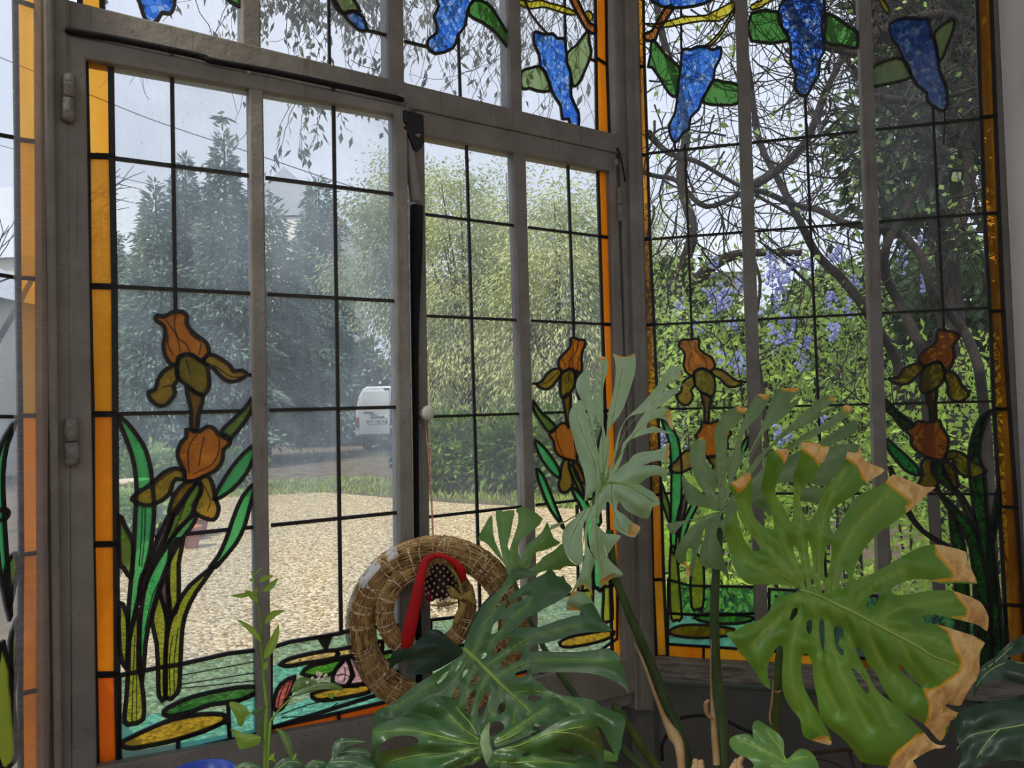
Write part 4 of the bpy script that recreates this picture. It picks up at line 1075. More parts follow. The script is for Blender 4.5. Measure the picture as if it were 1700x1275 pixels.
for lab, x, d, top, rx, nn, mt in (('leafy flowering bush in the bed behind the tall green iris leaf', 246, 9.4, 728, .42, 1500, 'bush'),
                       ('low pale bush in the flower bed beside the bird bath', 222, 7.6, 800, .35, 1300, 'bush'),
                       ('small bush at the bend of the drive right of the rust iris', 388, 11.5, 728, .4, 1200, 'laurel'),
                       ('spreading bush in front of the blue pot', 262, 8.6, 828, .35, 1000, 'bush')):
    crown_tree(lab, x, d, top, 900, rx, nn, M[mt], 'garden_bush', 'bush', l=.09, w=.045, droop=.1, cr_=.16, clumps=30, rad=.02)

# overhead cables
def cable(label, pp, d, r):
    mb = MB(); mb.tube([at(x, y, d) for x, y in smooth_open(pp, 6)], r, 6)
    return tag(mb.build('overhead_cable', M['cable'], None, True), label, 'cable')
cable('overhead cable crossing the sky in front of the tallest spruce', [(-60, 70), (190, 174), (290, 212), (418, 254), (560, 302), (700, 345)], 14, .011)
cable('lower overhead cable running across the spruce foliage', [(-60, 225), (190, 292), (300, 318), (415, 350), (520, 382), (640, 415)], 14.2, .008)

# the creeper that hangs down outside the transom lights
cr0 = thing('creeper', 'leafless looking creeper with drooping grey leaves hanging outside the transom lights', 'creeper', at(600, -300, 3.2))
tw = MB(); LP = []; LD = []
def hang(x, y, length, d, amp=10, leaves=6, r=.0022, ang=0.0):
    p = []; a = ang
    nst = max(4, int(length / 12)); yy, xx = y, x
    for k in range(nst):
        a += rng.normal() * .22; a *= .93
        xx += math.sin(a) * length / nst + rng.normal() * .8; yy += math.cos(a) * length / nst
        p.append((xx, yy))
    path = [at(xx, yy, d + .03 * math.sin(k * .7)) for k, (xx, yy) in enumerate(p)]
    tw.tube(path, [r * (1 - .6 * k / len(path)) for k in range(len(path))], 4)
    for _ in range(leaves):
        k = rng.integers(max(0, nst // 4), nst)
        LP.append(path[k] + Vector(rng.normal(size=3) * .012)); LD.append((rng.normal() * .5, rng.normal() * .5, -1))
for k in range(80):
    x = 440 + 200 * rng.random(); hang(x, -60, 90 + 120 * rng.random() ** 1.5, 2.9 + .5 * rng.random(), leaves=11, ang=rng.normal() * .7)
for k in range(52):
    x = 660 + 200 * rng.random(); hang(x, -60, 120 + 130 * rng.random(), 2.9 + .5 * rng.random(), leaves=7, ang=rng.normal() * .7)
for k in range(60):
    x = 860 + 150 * rng.random(); hang(x, -60, 150 + 240 * rng.random(), 2.9 + .5 * rng.random(), leaves=2, ang=rng.normal() * .6)
for k in range(10):
    x = 500 + 150 * rng.random(); hang(x, 90, 100 + 90 * rng.random(), 3.0, leaves=8, ang=rng.normal() * .5)
for k in range(4): hang(555 - 22 * k, 110, 130 + 30 * k, 3.0, leaves=16, ang=-.3)
hang(515, 130, 130, 3.0, leaves=22, ang=-.2); hang(660, 90, 120, 3.0, leaves=10)
hang(308, -60, 290, 3.1, leaves=0, ang=-.1); hang(404, 90, 105, 3.1, leaves=0, ang=-.55)
for k in range(16):
    LP.append(at(372 + rng.normal() * 5, 196 + rng.normal() * 3, 3.1)); LD.append((rng.normal(), rng.normal() * .5, -.5 + rng.normal() * .5))
for k in range(8): hang(180 + 240 * rng.random(), -60, 90 + 50 * rng.random(), 3.1, leaves=5, ang=rng.normal() * .9)
for k in range(5): hang(230 + 60 * rng.random(), 40, 100 + 40 * rng.random(), 3.1, leaves=0, ang=-.5, r=.0015)
tw.build('twigs', M['twig'], cr0)
P = np.array([tuple(p) for p in LP]); n = len(P)
V, Fq = cards(P, np.array(LD), .028 + .034 * rng.random(n), .012 + .012 * rng.random(n))
np_mesh('leaves', V, Fq, M['greyleaf'], cr0)

# the tangle outside the fixed window
wt = thing('climber_tree', 'tangled bare climber with dark twisting trunks outside the fixed window', 'tree', ground_at(1580, 3.0))
lim = [([(1560, 1000), (1545, 760), (1532, 600), (1517, 553), (1495, 508), (1471, 460), (1469, 420), (1485, 380), (1527, 312), (1562, 272), (1562, 245), (1517, 211), (1450, 150), (1380, 60), (1340, -60)], 2.9, .022),
       ([(1650, 1000), (1640, 760), (1629, 640), (1621, 599), (1602, 553), (1570, 513), (1546, 481), (1530, 428), (1490, 385), (1437, 377), (1399, 369), (1357, 348), (1317, 340), (1250, 316), (1173, 343), (1123, 300), (1080, 290), (1000, 260)], 2.85, .02),
       ([(1530, 760), (1490, 601), (1463, 556), (1431, 505), (1399, 465), (1357, 423), (1330, 372), (1293, 300), (1260, 230), (1240, 100), (1200, -60)], 3.4, .026),
       ([(1250, 309), (1300, 275), (1341, 229), (1367, 160), (1389, 115), (1430, 30), (1470, -60)], 3.0, .02),
       ([(1077, 221), (1093, 240), (1115, 256), (1160, 270), (1224, 307), (1320, 360)], 3.3, .016),
       ([(1080, 480), (1149, 471), (1173, 449), (1200, 431), (1240, 420), (1330, 420)], 5.5, .06),
       ([(1150, 640), (1125, 480), (1135, 440), (1150, 380), (1130, 300), (1138, 200), (1100, 60), (1080, -60)], 5.2, .05),
       ([(1440, 160), (1530, 170), (1575, 160), (1640, 140)], 2.6, .016), ([(1455, 60), (1560, 25), (1650, 60)], 2.7, .03), ([(1290, -40), (1340, 60), (1420, 90), (1560, 130)], 2.8, .02),
       ([(1280, 840), (1265, 640), (1250, 560), (1262, 470), (1240, 400)], 3.0, .011), ([(1590, 380), (1610, 300), (1600, 180), (1630, 40)], 4.5, .04), ([(1350, 480), (1300, 430), (1260, 400)], 3.2, .008)]
for P, d, r in lim:
    tr = MB(); S = smooth_open(P, 5); nS = len(S)
    tr.tube([at(x, y, d + .06 * math.sin(k * .35)) for k, (x, y) in enumerate(S)], [r * (1.05 - .65 * k / nS) for k in range(nS)], 8)
    tr.build('branch', M['bark'], wt, True)
tw = MB()
def walk(x, y, a, nst, d, r, step=15, wob=.25):
    p = []
    for k in range(nst):
        p.append(at(x, y, d)); a += rng.normal() * wob; x += math.cos(a) * step; y += math.sin(a) * step; d += rng.normal() * .015
    tw.tube(p, [r * (1 - .7 * k / nst) for k in range(nst)], 4, False)
for k in range(900):
    x = 1070 + 600 * rng.random() ** .8; y = -60 + 480 * rng.random() ** 1.15
    walk(x, y, rng.normal() * .7 + (1.2 if rng.random() < .6 else -1.0 if rng.random() < .5 else 2.4), rng.integers(6, 16), 2.5 + 1.6 * rng.random(), .0018 + .0035 * rng.random() ** 2, 14, .22)
for k in range(420):
    x = 1330 + 340 * rng.random(); y = -80 + 330 * rng.random() ** 1.3
    walk(x, y, rng.random() * 6.28, rng.integers(5, 12), 2.4 + .8 * rng.random(), .002 + .0045 * rng.random() ** 2, 14, .35)
for k in range(150):
    x = 1080 + 560 * rng.random(); y = 380 + 360 * rng.random()
    walk(x, y, rng.normal() * .6 - 1.1, rng.integers(6, 14), 2.6 + 1.2 * rng.random(), .0015 + .002 * rng.random(), 14, .2)
tw.build('twigs', M['twig'], wt)
def leafpx(n, fx, fy, d0, d1, l, w, up=0.0):
    P = []; 
    for k in range(n):
        P.append(tuple(at(fx(), fy(), d0 + (d1 - d0) * rng.random())))
    D = rng.normal(size=(n, 3)) + np.array([0, 0, up])
    return cards(np.array(P), D, l * (.6 + .7 * rng.random(n)), w * (.7 + .6 * rng.random(n)))
V, Fq = leafpx(330, lambda: 1075 + 580 * rng.random(), lambda: -40 + 470 * rng.random() ** .8, 2.6, 3.8, .04, .02, -.6)
np_mesh('leaves', V, Fq, M['midleaf'], wt)
# dark evergreen mass that shuts the top right of the view
crown_tree('dark ivy clad tree behind the upper right of the fixed window', 1575, 5.7, -160, 470, .9, 8000, M['hedge'], 'ivy_tree', l=.10, w=.07, droop=.3, cr_=.36, clumps=60, rad=.12)

ce = thing('flowering_shrub', 'shrub with powder blue flower heads and fresh green leaves outside the fixed window', 'shrub', ground_at(1290, 3.9))
def clump(nc, fx, fy, per, d0, d1, l, w, sp, up=.3):
    VV = []; FF = []; b0 = 0
    for k in range(nc):
        c = at(fx(), fy(), d0 + (d1 - d0) * rng.random()); m_ = per
        P = np.array(tuple(c)) + rng.normal(size=(m_, 3)) * sp
        D = rng.normal(size=(m_, 3)) * .8 + unit(P - np.array(tuple(c))) + np.array([0, 0, up])
        V, Fq = cards(P, D, l * (.6 + .7 * rng.random(m_)), w)
        VV.append(V); FF.append(Fq + b0); b0 += len(V)
    return np.concatenate(VV), np.concatenate(FF)
V, Fq = clump(260, lambda: 1070 + 400 * rng.random(), lambda: 430 + 430 * rng.random() ** .8, 30, 3.4, 4.6, .038, .017, .075)
np_mesh('leaves', V, Fq, M['midleaf'], ce)
V, Fq = clump(120, lambda: 1080 + 380 * rng.random(), lambda: 500 + 480 * rng.random() ** .7, 26, 3.1, 4.0, .040, .018, .06)
np_mesh('young_leaves', V, Fq, M['lime'], ce)
st = MB()
for k in range(26):
    x = 1090 + 360 * rng.random(); b = ground_at(x, 3.8)
    t_ = at(x + rng.normal() * 30, 470 + 260 * rng.random(), 3.6 + .7 * rng.random())
    st.tube([b, b.lerp(t_, .5) + Vector((rng.normal() * .08, rng.normal() * .08, 0)), t_], [.012, .008, .003], 5)
st.build('stems', M['bark'], ce)
fl = MB()
spots = [(1128, 508), (1178, 486), (1197, 488), (1200, 500), (1213, 490), (1230, 474), (1190, 512), (1195, 590), (1205, 600), (1230, 595), (1225, 610), (1160, 545),
         (1280, 430), (1285, 445), (1275, 460), (1300, 465), (1312, 440), (1295, 480), (1290, 500), (1383, 425), (1390, 420), (1375, 500), (1382, 497), (1300, 530), (1320, 540), (1285, 560), (1297, 565), (1310, 556), (1340, 566), (1388, 545), (1382, 552), (1410, 515),
         (1335, 605), (1330, 598), (1530, 402), (1535, 465), (1540, 470), (1500, 430), (1290, 715), (1308, 722), (1300, 735), (1365, 700), (1110, 730), (1100, 745), (1090, 725), (1135, 760), (1215, 540), (1260, 520), (1420, 470), (1345, 440), (1185, 440)]
for x, y in spots:
    d = 3.15 + .35 * rng.random()
    for k in range(16):
        p = at(x + rng.normal() * 5, y + rng.normal() * 8, d + rng.normal() * .02)
        fl.ball(p, .0065 + .004 * rng.random(), 5, 3)
fl.build('flower_heads', M['bluefl'], ce)
cs = thing('garden_shrub', 'fresh lime green shrub low outside the right pane of the fixed window', 'shrub', ground_at(1580, 3.4))
V, Fq = clump(150, lambda: 1450 + 230 * rng.random(), lambda: 560 + 470 * rng.random() ** .7, 28, 3.0, 4.2, .044, .017, .06, .5)
np_mesh('leaves', V, Fq, M['lime'], cs)
st = MB()
for k in range(16):
    x = 1460 + 200 * rng.random(); b = ground_at(x, 3.6); t_ = at(x, 640 + 200 * rng.random(), 3.5 + .5 * rng.random())
    st.tube([b, b.lerp(t_, .5) + Vector((rng.normal() * .06, rng.normal() * .06, 0)), t_], [.01, .007, .003], 5)
st.build('stems', M['bark'], cs)
crown_tree('low bright shrub below the blue flowers', 1190, 3.5, 800, 1080, .55, 2600, M['lime'], 'garden_shrub', 'shrub', l=.06, w=.025, droop=-.2, cr_=.14, clumps=60, rad=.015)
# bare tree beyond the side window
bt_ = thing('bare_tree', 'bare spring tree seen through the narrow side window', 'tree', Vector((-5.7, 7.9, 0)))
mb = MB()
def limb(p, dirv, ln, r, depth):
    q_ = p + dirv * ln
    mb.tube([p, p.lerp(q_, .5) + Vector(rng.normal(size=3) * ln * .06), q_], [r, r * .8, r * .6], 5)
    if depth:
        for _ in range(3):
            limb(p.lerp(q_, .5 + .5 * rng.random()), (dirv + Vector(rng.normal(size=3) * .45)).normalized(), ln * .68, r * .55, depth - 1)
limb(Vector((-5.7, 7.9, 0)), Vector((0, 0, 1)), 1.9, .07, 4)
mb.build('branches', M['bark'], bt_)
# ================================================================== house plants
def leaf_mat(name, c1, c2, vein, trans=.25, tcol='8fb53a', rough=.38, spec=.45, dry=('f2bc28', 'e0a038', 'f0c882', 'c89456')):
    t = NT(name)
    base = t.ramp(t.noise(9, 4, .6), [(.35, lin(c1)), (.65, lin(c2))])
    va = t.n('Attribute', attribute_name='vein').outputs['Fac']
    m1 = t.n('MixRGB', {'Fac': va, 'Color1': base, 'Color2': c4(lin(vein))}).outputs[0]
    da = t.n('Attribute', attribute_name='dry').outputs['Fac']
    nz_ = t.noise(60, 5, .7)
    dj = t.n('Math', {0: da, 1: t.n('Math', {0: nz_, 1: .5}, operation='SUBTRACT').outputs[0]}, operation='MULTIPLY_ADD'); 
    dj = t.n('Math', {0: da, 1: t.n('Math', {0: t.n('Math', {0: nz_, 1: .5}, operation='SUBTRACT').outputs[0], 1: .45}, operation='MULTIPLY').outputs[0]}, operation='ADD').outputs[0]
    pt_ = t.ramp(t.noise(26, 5, .7), [(.35, lin(dry[3])), (.55, lin(dry[2])), (.75, lin('f8e0a8'))])
    dc = t.ramp(dj, [(.0, lin(dry[0])), (.30, lin(dry[0])), (.42, lin(dry[1])), (.60, lin(dry[2])), (1, lin(dry[2]))])
    fd = t.n('MapRange', {'Value': dj, 'From Min': .5, 'From Max': .7}).outputs[0]
    dc = t.n('MixRGB', {'Fac': fd, 'Color1': dc, 'Color2': pt_}).outputs[0]
    f = t.n('MapRange', {'Value': da, 'From Min': .22, 'From Max': .40}).outputs[0]
    col = t.n('MixRGB', {'Fac': f, 'Color1': m1, 'Color2': dc}).outputs[0]
    rg = t.n('MapRange', {'Value': f, 'To Min': rough, 'To Max': .85}).outputs[0]
    p = t.n('BsdfPrincipled', {'Base Color': col, 'Roughness': rg, 'Specular IOR Level': spec})
    b = t.n('Bump', {'Height': t.noise(55, 3), 'Strength': .12, 'Distance': .006}); t.t.links.new(b.outputs[0], p.inputs['Normal'])
    tc_ = t.n('MixRGB', {'Fac': f, 'Color1': c4(lin(tcol)), 'Color2': dc}).outputs[0]
    q_ = t.n('BsdfTranslucent', {'Color': tc_})
    return t.end(t.mix(trans, p.outputs[0], q_.outputs[0]))
M['leafA'] = leaf_mat('deep_green_monstera', '3d6939', '30562c', '78a060', .15, spec=.55, rough=.35)
M['leafB'] = leaf_mat('ageing_yellow_green_monstera', '66942e', '4e7a24', '9dba52', .25)
M['leafC'] = leaf_mat('glaucous_monstera', 'b6d2a8', '9fc092', 'c8dfb2', .2, rough=.4, spec=.55)
M['leafD'] = leaf_mat('grey_green_monstera', '718c5e', '607a50', '9caf80', .22, rough=.5)
M['leafF'] = leaf_mat('dark_glossy_monstera', '35602f', '284e27', '7a9f55', .12, spec=.55, rough=.33)
M['leafE'] = leaf_mat('fresh_green_monstera', '629048', '4e7d3a', '90b468', .25, spec=.55)
M['leafH'] = leaf_mat('shade_darkened_green_leaf', '22382a', '1b2e22', '3a5038', .06, tcol='3f6a2a', rough=.45)  # shade on the edge leaves and the base lobe put into the green
M['vein'] = surface('pale_leaf_rib', '92b054', '7c9a46', 20, .5)
M['veindull'] = surface('dull_leaf_rib', '86a06a', '748e5a', 20, .5)
M['petiole'] = surface('dark_green_petiole', '4d5f2e', '35451f', 8, .5, .1, stretch=(6, 6, 1))
M['sheath'] = surface('dry_papery_sheath', 'cfb083', 'a98554', 14, .85, .3)
M['stemgreen'] = surface('fresh_green_stem', '6d8f35', '56752a', 10, .5)
M['citrus'] = leaf_mat('fresh_seedling_leaf', '8aa83c', '6d9030', 'a8c050', .4, tcol='a9d038')
M['citrus2'] = leaf_mat('dull_green_houseplant_leaf', '52703e', '425f34', '86a070', .25)
M['glossy'] = leaf_mat('glossy_houseplant_leaf', '33553a', '28482f', '5a7c58', .12, rough=.38, spec=.4)

def set_attr(o, name, vals):
    a = o.data.attributes.new(name, 'FLOAT', 'POINT'); a.data.foreach_set('value', np.asarray(vals, dtype=np.float32))

def leaf(parent, mat, lobes, attach, d0, gx=0, gy=0, curv=0, holes=(), veins=(), midrib=None, dry=(), bulge=.006, rib=.0022, vr=.0006, label=None, grid=7, wav=0.004, roll=.009, warp=None, vmat='vein', name='leaf', mid_fold=0.0, smooth=2):
    """one big leaf: traced outline set on its own curved surface d(x, y)"""
    lobes = [smooth_closed(P, smooth) for P in lobes]; holes = [smooth_closed(P, 2) for P in holes]
    vv, ff = triangulate(lobes, holes, grid, [list(p) for p in dry])
    vs = [smooth_open(v, 4) for v in veins] + ([smooth_open(midrib, 4)] if midrib else [])
    ax, ay = attach
    es = {}
    for t3 in ff:
        for a, b in ((0, 1), (1, 2), (2, 0)):
            e = (min(t3[a], t3[b]), max(t3[a], t3[b])); es[e] = es.get(e, 0) + 1
    EB = np.array([e for e, n_ in es.items() if n_ == 1])
    A_, B_e = vv[EB[:, 0]], vv[EB[:, 1]]
    def edge_dist(Q):
        Q = np.asarray(Q, float); best = np.full(len(Q), 1e9)
        for a, b in zip(A_, B_e):
            ab = b - a; t = np.clip(((Q - a) @ ab) / max(ab @ ab, 1e-12), 0, 1)
            best = np.minimum(best, np.hypot(*(Q - a - t[:, None] * ab).T))
        return best
    def depth(Q):
        Q = np.asarray(Q, float); dx, dy = (Q[:, 0] - ax) / 100, (Q[:, 1] - ay) / 100
        r = np.hypot(dx, dy); th = np.arctan2(dy, dx)
        d = d0 + gx * dx + gy * dy + curv * r * r + wav * np.sin(th * 9 + 1) * np.clip(r, 0, 1.6)
        if warp: d = d + warp(dx, dy)
        vd = np.full(len(Q), 1e9)
        for v in vs: vd = np.minimum(vd, seg_dist(Q, v))
        d -= bulge * (1 - np.exp(-(vd / 13) ** 2))
        d += roll * np.exp(-(edge_dist(Q) / 11) ** 2)
        if midrib and mid_fold: d -= mid_fold * seg_dist(Q, midrib) / 100
        return d, vd
    used, f2 = compact(vv, ff); Q = vv[used]; d, vd = depth(Q)
    if dry:
        sd = np.full(len(Q), -1e9)
        for P in dry:
            pl = np.array(P, float); den = np.concatenate([a + (b - a) * np.linspace(0, 1, 24, endpoint=False)[:, None] for a, b in zip(pl, np.roll(pl, -1, 0))])
            mm = np.zeros(len(den), bool)
            for l_ in lobes: mm |= inside(l_, den)
            den = den[mm & (edge_dist(den) > 2.0)] if mm.any() else den
            if len(den) == 0: den = pl
            dist = np.min(np.hypot(Q[:, None, 0] - den[None, :, 0], Q[:, None, 1] - den[None, :, 1]), 1)
            sd = np.maximum(sd, np.where(inside(P, Q), 1, -1) * dist)
        dv = np.clip((sd + 6) / 20, 0, 1)
        cen = Q[f2].mean(1); isdry = np.zeros(len(f2), bool)
        for P in dry: isdry |= inside(P, cen)
        d = d + np.clip(sd, 0, 30) / 30 * .008 * np.sin(Q[:, 0] * .23 + Q[:, 1] * .17)
    else: dv = np.zeros(len(Q)); isdry = np.zeros(len(f2), bool)
    co = np.array([tuple(at(x, y, dd)) for (x, y), dd in zip(Q, d)])
    vn = np.exp(-(vd / 2.6) ** 2) * .55 + np.exp(-(vd / 12) ** 2) * .16
    lo = None
    groups = [(name, ~isdry)]
    for P in dry: groups.append(('dry_edge', isdry & inside(P, Q[f2].mean(1))))
    for nm, mk in groups:
        if not mk.any(): continue
        u, f3 = compact(co, f2[mk])
        o = np_mesh(nm, co[u], f3, mat, parent if lo is None else lo, True)
        set_attr(o, 'vein', vn[u]); set_attr(o, 'dry', dv[u])
        if lo is None: lo = o
        else: o['label'] = 'dry brown papery edge of the leaf'
    mb = MB()
    def rail(v, r0, r1):
        v = smooth_open(v, 5); dd, _ = depth(v); n_ = len(v)
        mb.tube([at(x, y, e - .0006) for (x, y), e in zip(v, dd)], [r0 + (r1 - r0) * i / n_ for i in range(n_)], 6)
    if midrib: rail(midrib, rib, rib * .35)
    for v in veins: rail(v, vr * 1.25, vr * .6)
    if mb.v: mb.build('veins', M[vmat], lo, True)
    if label and lo is not None: lo['label'] = label
    return lo

def stalk(parent, P, ds, r0, r1, mat='petiole', name='petiole', n=10):
    S = smooth_open(P, 5); D = np.interp(np.linspace(0, 1, len(S)), np.linspace(0, 1, len(ds)), ds); k = len(S)
    mb = MB(); mb.tube([at(x, y, d) for (x, y), d in zip(S, D)], [r0 + (r1 - r0) * i / (k - 1) for i in range(k)], n)
    return mb.build(name, M[mat], parent, True)

mon = thing('monstera', 'large monstera with split leaves and dry brown tips in front of the bay window', 'house plant', at(1190, 1345, 1.05))
p1, p2, p3, p4, p5_, p6, p7, p8 = (1190, 720), (1360, 780), (1190, 960), (1360, 1020), (1080, 630), (1080, 780), (890, 580), (790, 780)
q1, q2, q3, q4, q5, q6, q7 = (570, 880), (620, 1020), (780, 940), (780, 1020), (360, 920), (280, 1020), (1080, 1020)

# --- the biggest leaf, brown at the tips
outB = (q(p3, '690,95') + q(p1, '640,1265 430,1250 290,1252 240,1235 180,1180 140,1100 110,980 65,840 70,760 110,690 160,630 170,700 200,800 240,900 290,965 345,975 358,955 330,900 260,810 200,720 170,640 160,560 130,500 105,450 130,395 200,350 275,320 285,400 295,480 285,560 295,630 320,700 380,760 460,800 475,790 465,700 440,600 400,520 365,460 380,380 400,280 425,180 440,145 490,135 590,125 590,190 550,270 530,340 490,420 490,500 520,560 570,640 605,720 625,720 635,640 635,540 640,440 632,350 660,280 690,200 700,120 700,70 760,58 850,85 935,110 900,200 860,275 800,370 730,440 700,490 690,560 720,650 765,735 800,700 840,610 880,490 910,430 980,370 1030,290 1070,210 1085,150 1160,160 1195,95 1200,180 1240,230 1320,265 1395,305 1320,360 1240,405 1160,490 1060,560 970,620 945,680 940,760 970,830 1010,770 1060,680 1110,580 1160,520 1260,470 1360,430 1410,390 1465,335')
        + q(p2, '700,70 800,110 880,140 965,145 910,190 850,250 780,315 720,360 600,450 500,520 400,620 330,730 290,840 280,900 300,915 400,880 500,830 620,760 720,700 840,640 960,618 1080,640 1215,680 1230,750 1280,860 1310,940 1240,945 1130,940 1000,945 900,910 780,910 680,940 610,980 600,1010 640,1040 760,1030 900,1005 1080,1000 1190,1030 1300,1075 1350,1110 1400,1200')
        + q(p4, '1405,60 1395,140 1340,100 1280,75 1150,45 1000,10 920,0 850,20 840,50 870,70 970,80 1100,120 1230,160 1330,200 1375,240 1340,300 1330,400 1340,490 1345,520 1290,560 1230,650 1190,730 1160,760 1060,745 1050,760 1110,800 1185,830 1140,870 1090,880 1070,960 1030,1030 1000,1050 960,1010 900,940 850,900 740,835 650,765 580,690 520,590 480,500 430,440 385,370 370,320 335,275 310,270 310,310 350,390 400,480 440,570 500,650 590,720 680,790 760,870 830,940 870,980 930,1050 990,1085 1050,1085 1030,1110 960,1115 880,1150 800,1200 780,1220 820,1300 700,1300 570,1275 560,1255 450,1245 350,1225 300,1160 250,1090 170,1010 90,950 30,880')
        + q(q7, '1400,820 1385,700 1355,560 1345,440 1320,350 1280,325 1252,360 1252,470 1265,570 1310,680 1380,800 1430,890 1490,1000 1502,1060 1485,1085 1350,1050 1280,1020 1255,960 1240,870 1180,800 1120,700 1095,600 1090,480 1100,350 1095,270 1075,255 1040,280 1015,330 980,400 970,480 985,560 995,620 960,600 910,550 860,460 800,380 740,320 700,250 650,190 625,155 690,140 800,80 875,60')
        + q(p3, '400,310 440,260 480,170 560,140 640,125'))
holesB = [q(p1, s) for s in ('635,930 660,950 690,1020 700,1085 680,1075 650,1020', '755,880 775,930 795,1030 800,1135 785,1120 765,1020', '930,915 950,940 950,1030 935,1110 915,1190 895,1180 885,1110 895,1020 910,940', '1060,1125 1085,1160 1080,1220 1055,1270 1035,1285 1018,1250 1030,1170')]
holesB += [q(p3, s) for s in ('725,15 740,40 745,70 730,60', '785,0 800,20 810,70 795,85 785,40', '870,15 890,50 895,110 880,125 865,80 860,30', '1340,120 1350,150 1320,220 1260,260 1240,235 1250,180 1290,130', '640,250 670,250 665,300 620,350 605,340 620,280', '785,335 790,400 785,450 765,460 745,430 745,370', '870,335 890,360 895,460 890,600 870,570 850,450 850,370', '980,400 1040,410 1050,480 1020,500 1010,560 1055,600 1045,640 1015,620 985,540 975,470', '1115,745 1190,800 1260,900 1250,960 1180,880')]
holesB += [q(p4, '660,410 690,430 740,490 800,550 850,605 820,595 740,530 670,460')]
dryB = [q(p1, '120,398 280,312 292,385 232,455 185,492 150,455'), q(p1, '478,125 605,115 605,190 555,275 538,200 505,165'), q(p1, '690,50 945,105 905,210 850,282 820,230 770,180 705,130'),
        q(p1, '1078,140 1165,155 1195,85 1412,305 1240,415 1200,370 1170,270 1120,245 1066,212'), q(p2, '555,100 615,20 980,140 855,262 718,370 712,300 760,270 680,210 600,150'),
        q(p2, '955,608 1225,672 1330,950 900,918 1100,890 1100,850 1030,770 965,700'), q(p2, '1080,990 1310,1065 1380,1110 1430,1280 1405,1350 1280,1285 1110,1230 1215,1210 1225,1160 1150,1070'),
        q(p4, '965,68 1240,150 1395,240 1360,520 1160,775 1050,752 1195,830 1095,890 1000,1065 865,915 900,850 910,760 870,640 850,600 920,620 1000,590 1060,540 1160,460 1170,400 1120,300 1085,200 1060,140 1000,100'),
        q(p4, '865,975 1065,1080 850,1310 550,1300 600,1190 650,1130 740,1060 800,1000'), q(q7, '1340,1062 1370,1025 1430,1012 1480,1015 1515,1060 1490,1100')]
veinsB = [q(p3, '1120,268 1170,190 1260,90 1400,0 1560,-70'), q(p2, '500,1250 600,1180 720,1130 900,1110 1100,1090'), q(p1, '720,1290 690,1190 640,1080 590,950 530,760 480,500'), q(p1, '750,1290 730,1100 700,900 690,640 670,400'), q(p1, '840,1300 840,1000 880,700 960,480 1080,280'), q(p1, '950,1310 1000,1060 1080,880 1200,710 1330,580 1440,480'), q(p1, '700,1275 560,1100 400,920 250,700 200,520'), q(p1, '690,1275 500,1150 250,1050 120,850'),
          q(p3, '695,120 560,290 400,440 250,600'), q(p3, '720,140 690,300 640,480 615,640 620,850 680,1100'), q(p3, '790,140 810,330 850,640 890,850 1000,1100'), q(p3, '870,170 920,380 980,640 1120,1000 1250,1230'), q(p3, '1010,240 1080,430 1180,700 1300,950 1450,1200'), q(p3, '1240,360 1290,530 1400,750 1600,980'), q(p4, '640,170 760,380 900,560'), q(p4, '800,250 950,380 1130,480'), q(p4, '520,90 700,170 900,190 1050,260')]
midB = q(p3, '690,92 860,150 1000,220 1120,275 1300,370 1450,450 1600,530 1700,585') + q(p4, '920,335 1040,385 1150,425')
leaf(mon, M['leafB'], [outB], (1330, 980), .98, gx=.012, gy=-.02, curv=.004, holes=holesB, veins=veinsB, midrib=midB, dry=dryB, bulge=.013, roll=.014, warp=lambda x, y: -.024 * np.minimum(y, 0) ** 2 * np.clip(1 - x * .35, .15, 1) - .006 * np.minimum(x, 0) ** 2, rib=.0034, label='largest yellowing monstera leaf with brown tips', mid_fold=-.012)

# --- the dark leaf in the middle with oval holes
LA = [q(q2, '765,285 700,360 560,455 420,540 300,620 160,740 20,800 5,925 100,880 210,860 400,900 700,1010 900,1090 1100,1060 1290,1010 1330,900 1300,700 1320,520 1300,300 1230,150 1100,50 950,0 880,80 830,180'),
      q(q1, '1000,990 1030,860 1090,740 1150,640 1220,560 1300,500 1330,440 1390,350 1430,310 1500,315 1620,365 1540,390 1440,420 1360,500 1290,600 1210,720 1130,860 1060,980'),
      q(q3, '60,520 160,400 330,250 420,180 520,110 620,60 670,15 720,80 750,97 650,180 520,230 400,255 300,340 200,460 130,560'),
      q(q3, '60,640 180,480 300,330 420,290 520,230 640,150 740,100 776,74 800,130 852,188 770,270 640,340 520,410 410,490 300,580 160,700'),
      q(q3, '100,800 240,640 400,512 560,508 700,460 850,415 935,395 900,340 1000,305 1040,340 1100,450 1182,536 1000,547 880,562 760,600 620,640 520,662 400,740 240,860'),
      q(q3, '140,860 300,760 560,705 700,710 900,710 1050,690 1130,684 1222,720 1252,790 1282,900 1326,1055 1260,990 1150,930 1000,890 800,880 640,882 530,890 400,960 260,1000'),
      q(q3, '300,960 530,930 640,1020 760,1070 920,1090 1030,1112 1100,1170 1286,1245 1270,1400 1226,1590 1130,1420 1060,1320 900,1330 600,1330 300,1300')]
hA = [q(q3, s) for s in ('300,272 330,295 325,335 300,348', '275,445 270,500 225,545 175,562 195,490 240,445', '312,590 330,615 300,680 240,712 195,745 195,690 240,625', '400,708 436,722 420,770 360,800 285,842 260,832 285,770 340,722', '455,858 508,853 492,893 430,916 380,920 382,888', '530,1068 590,1083 592,1108 540,1126 480,1106 492,1075', '400,514 470,430 560,395 700,330 800,300 840,330 780,372 700,392 600,440 520,480')]
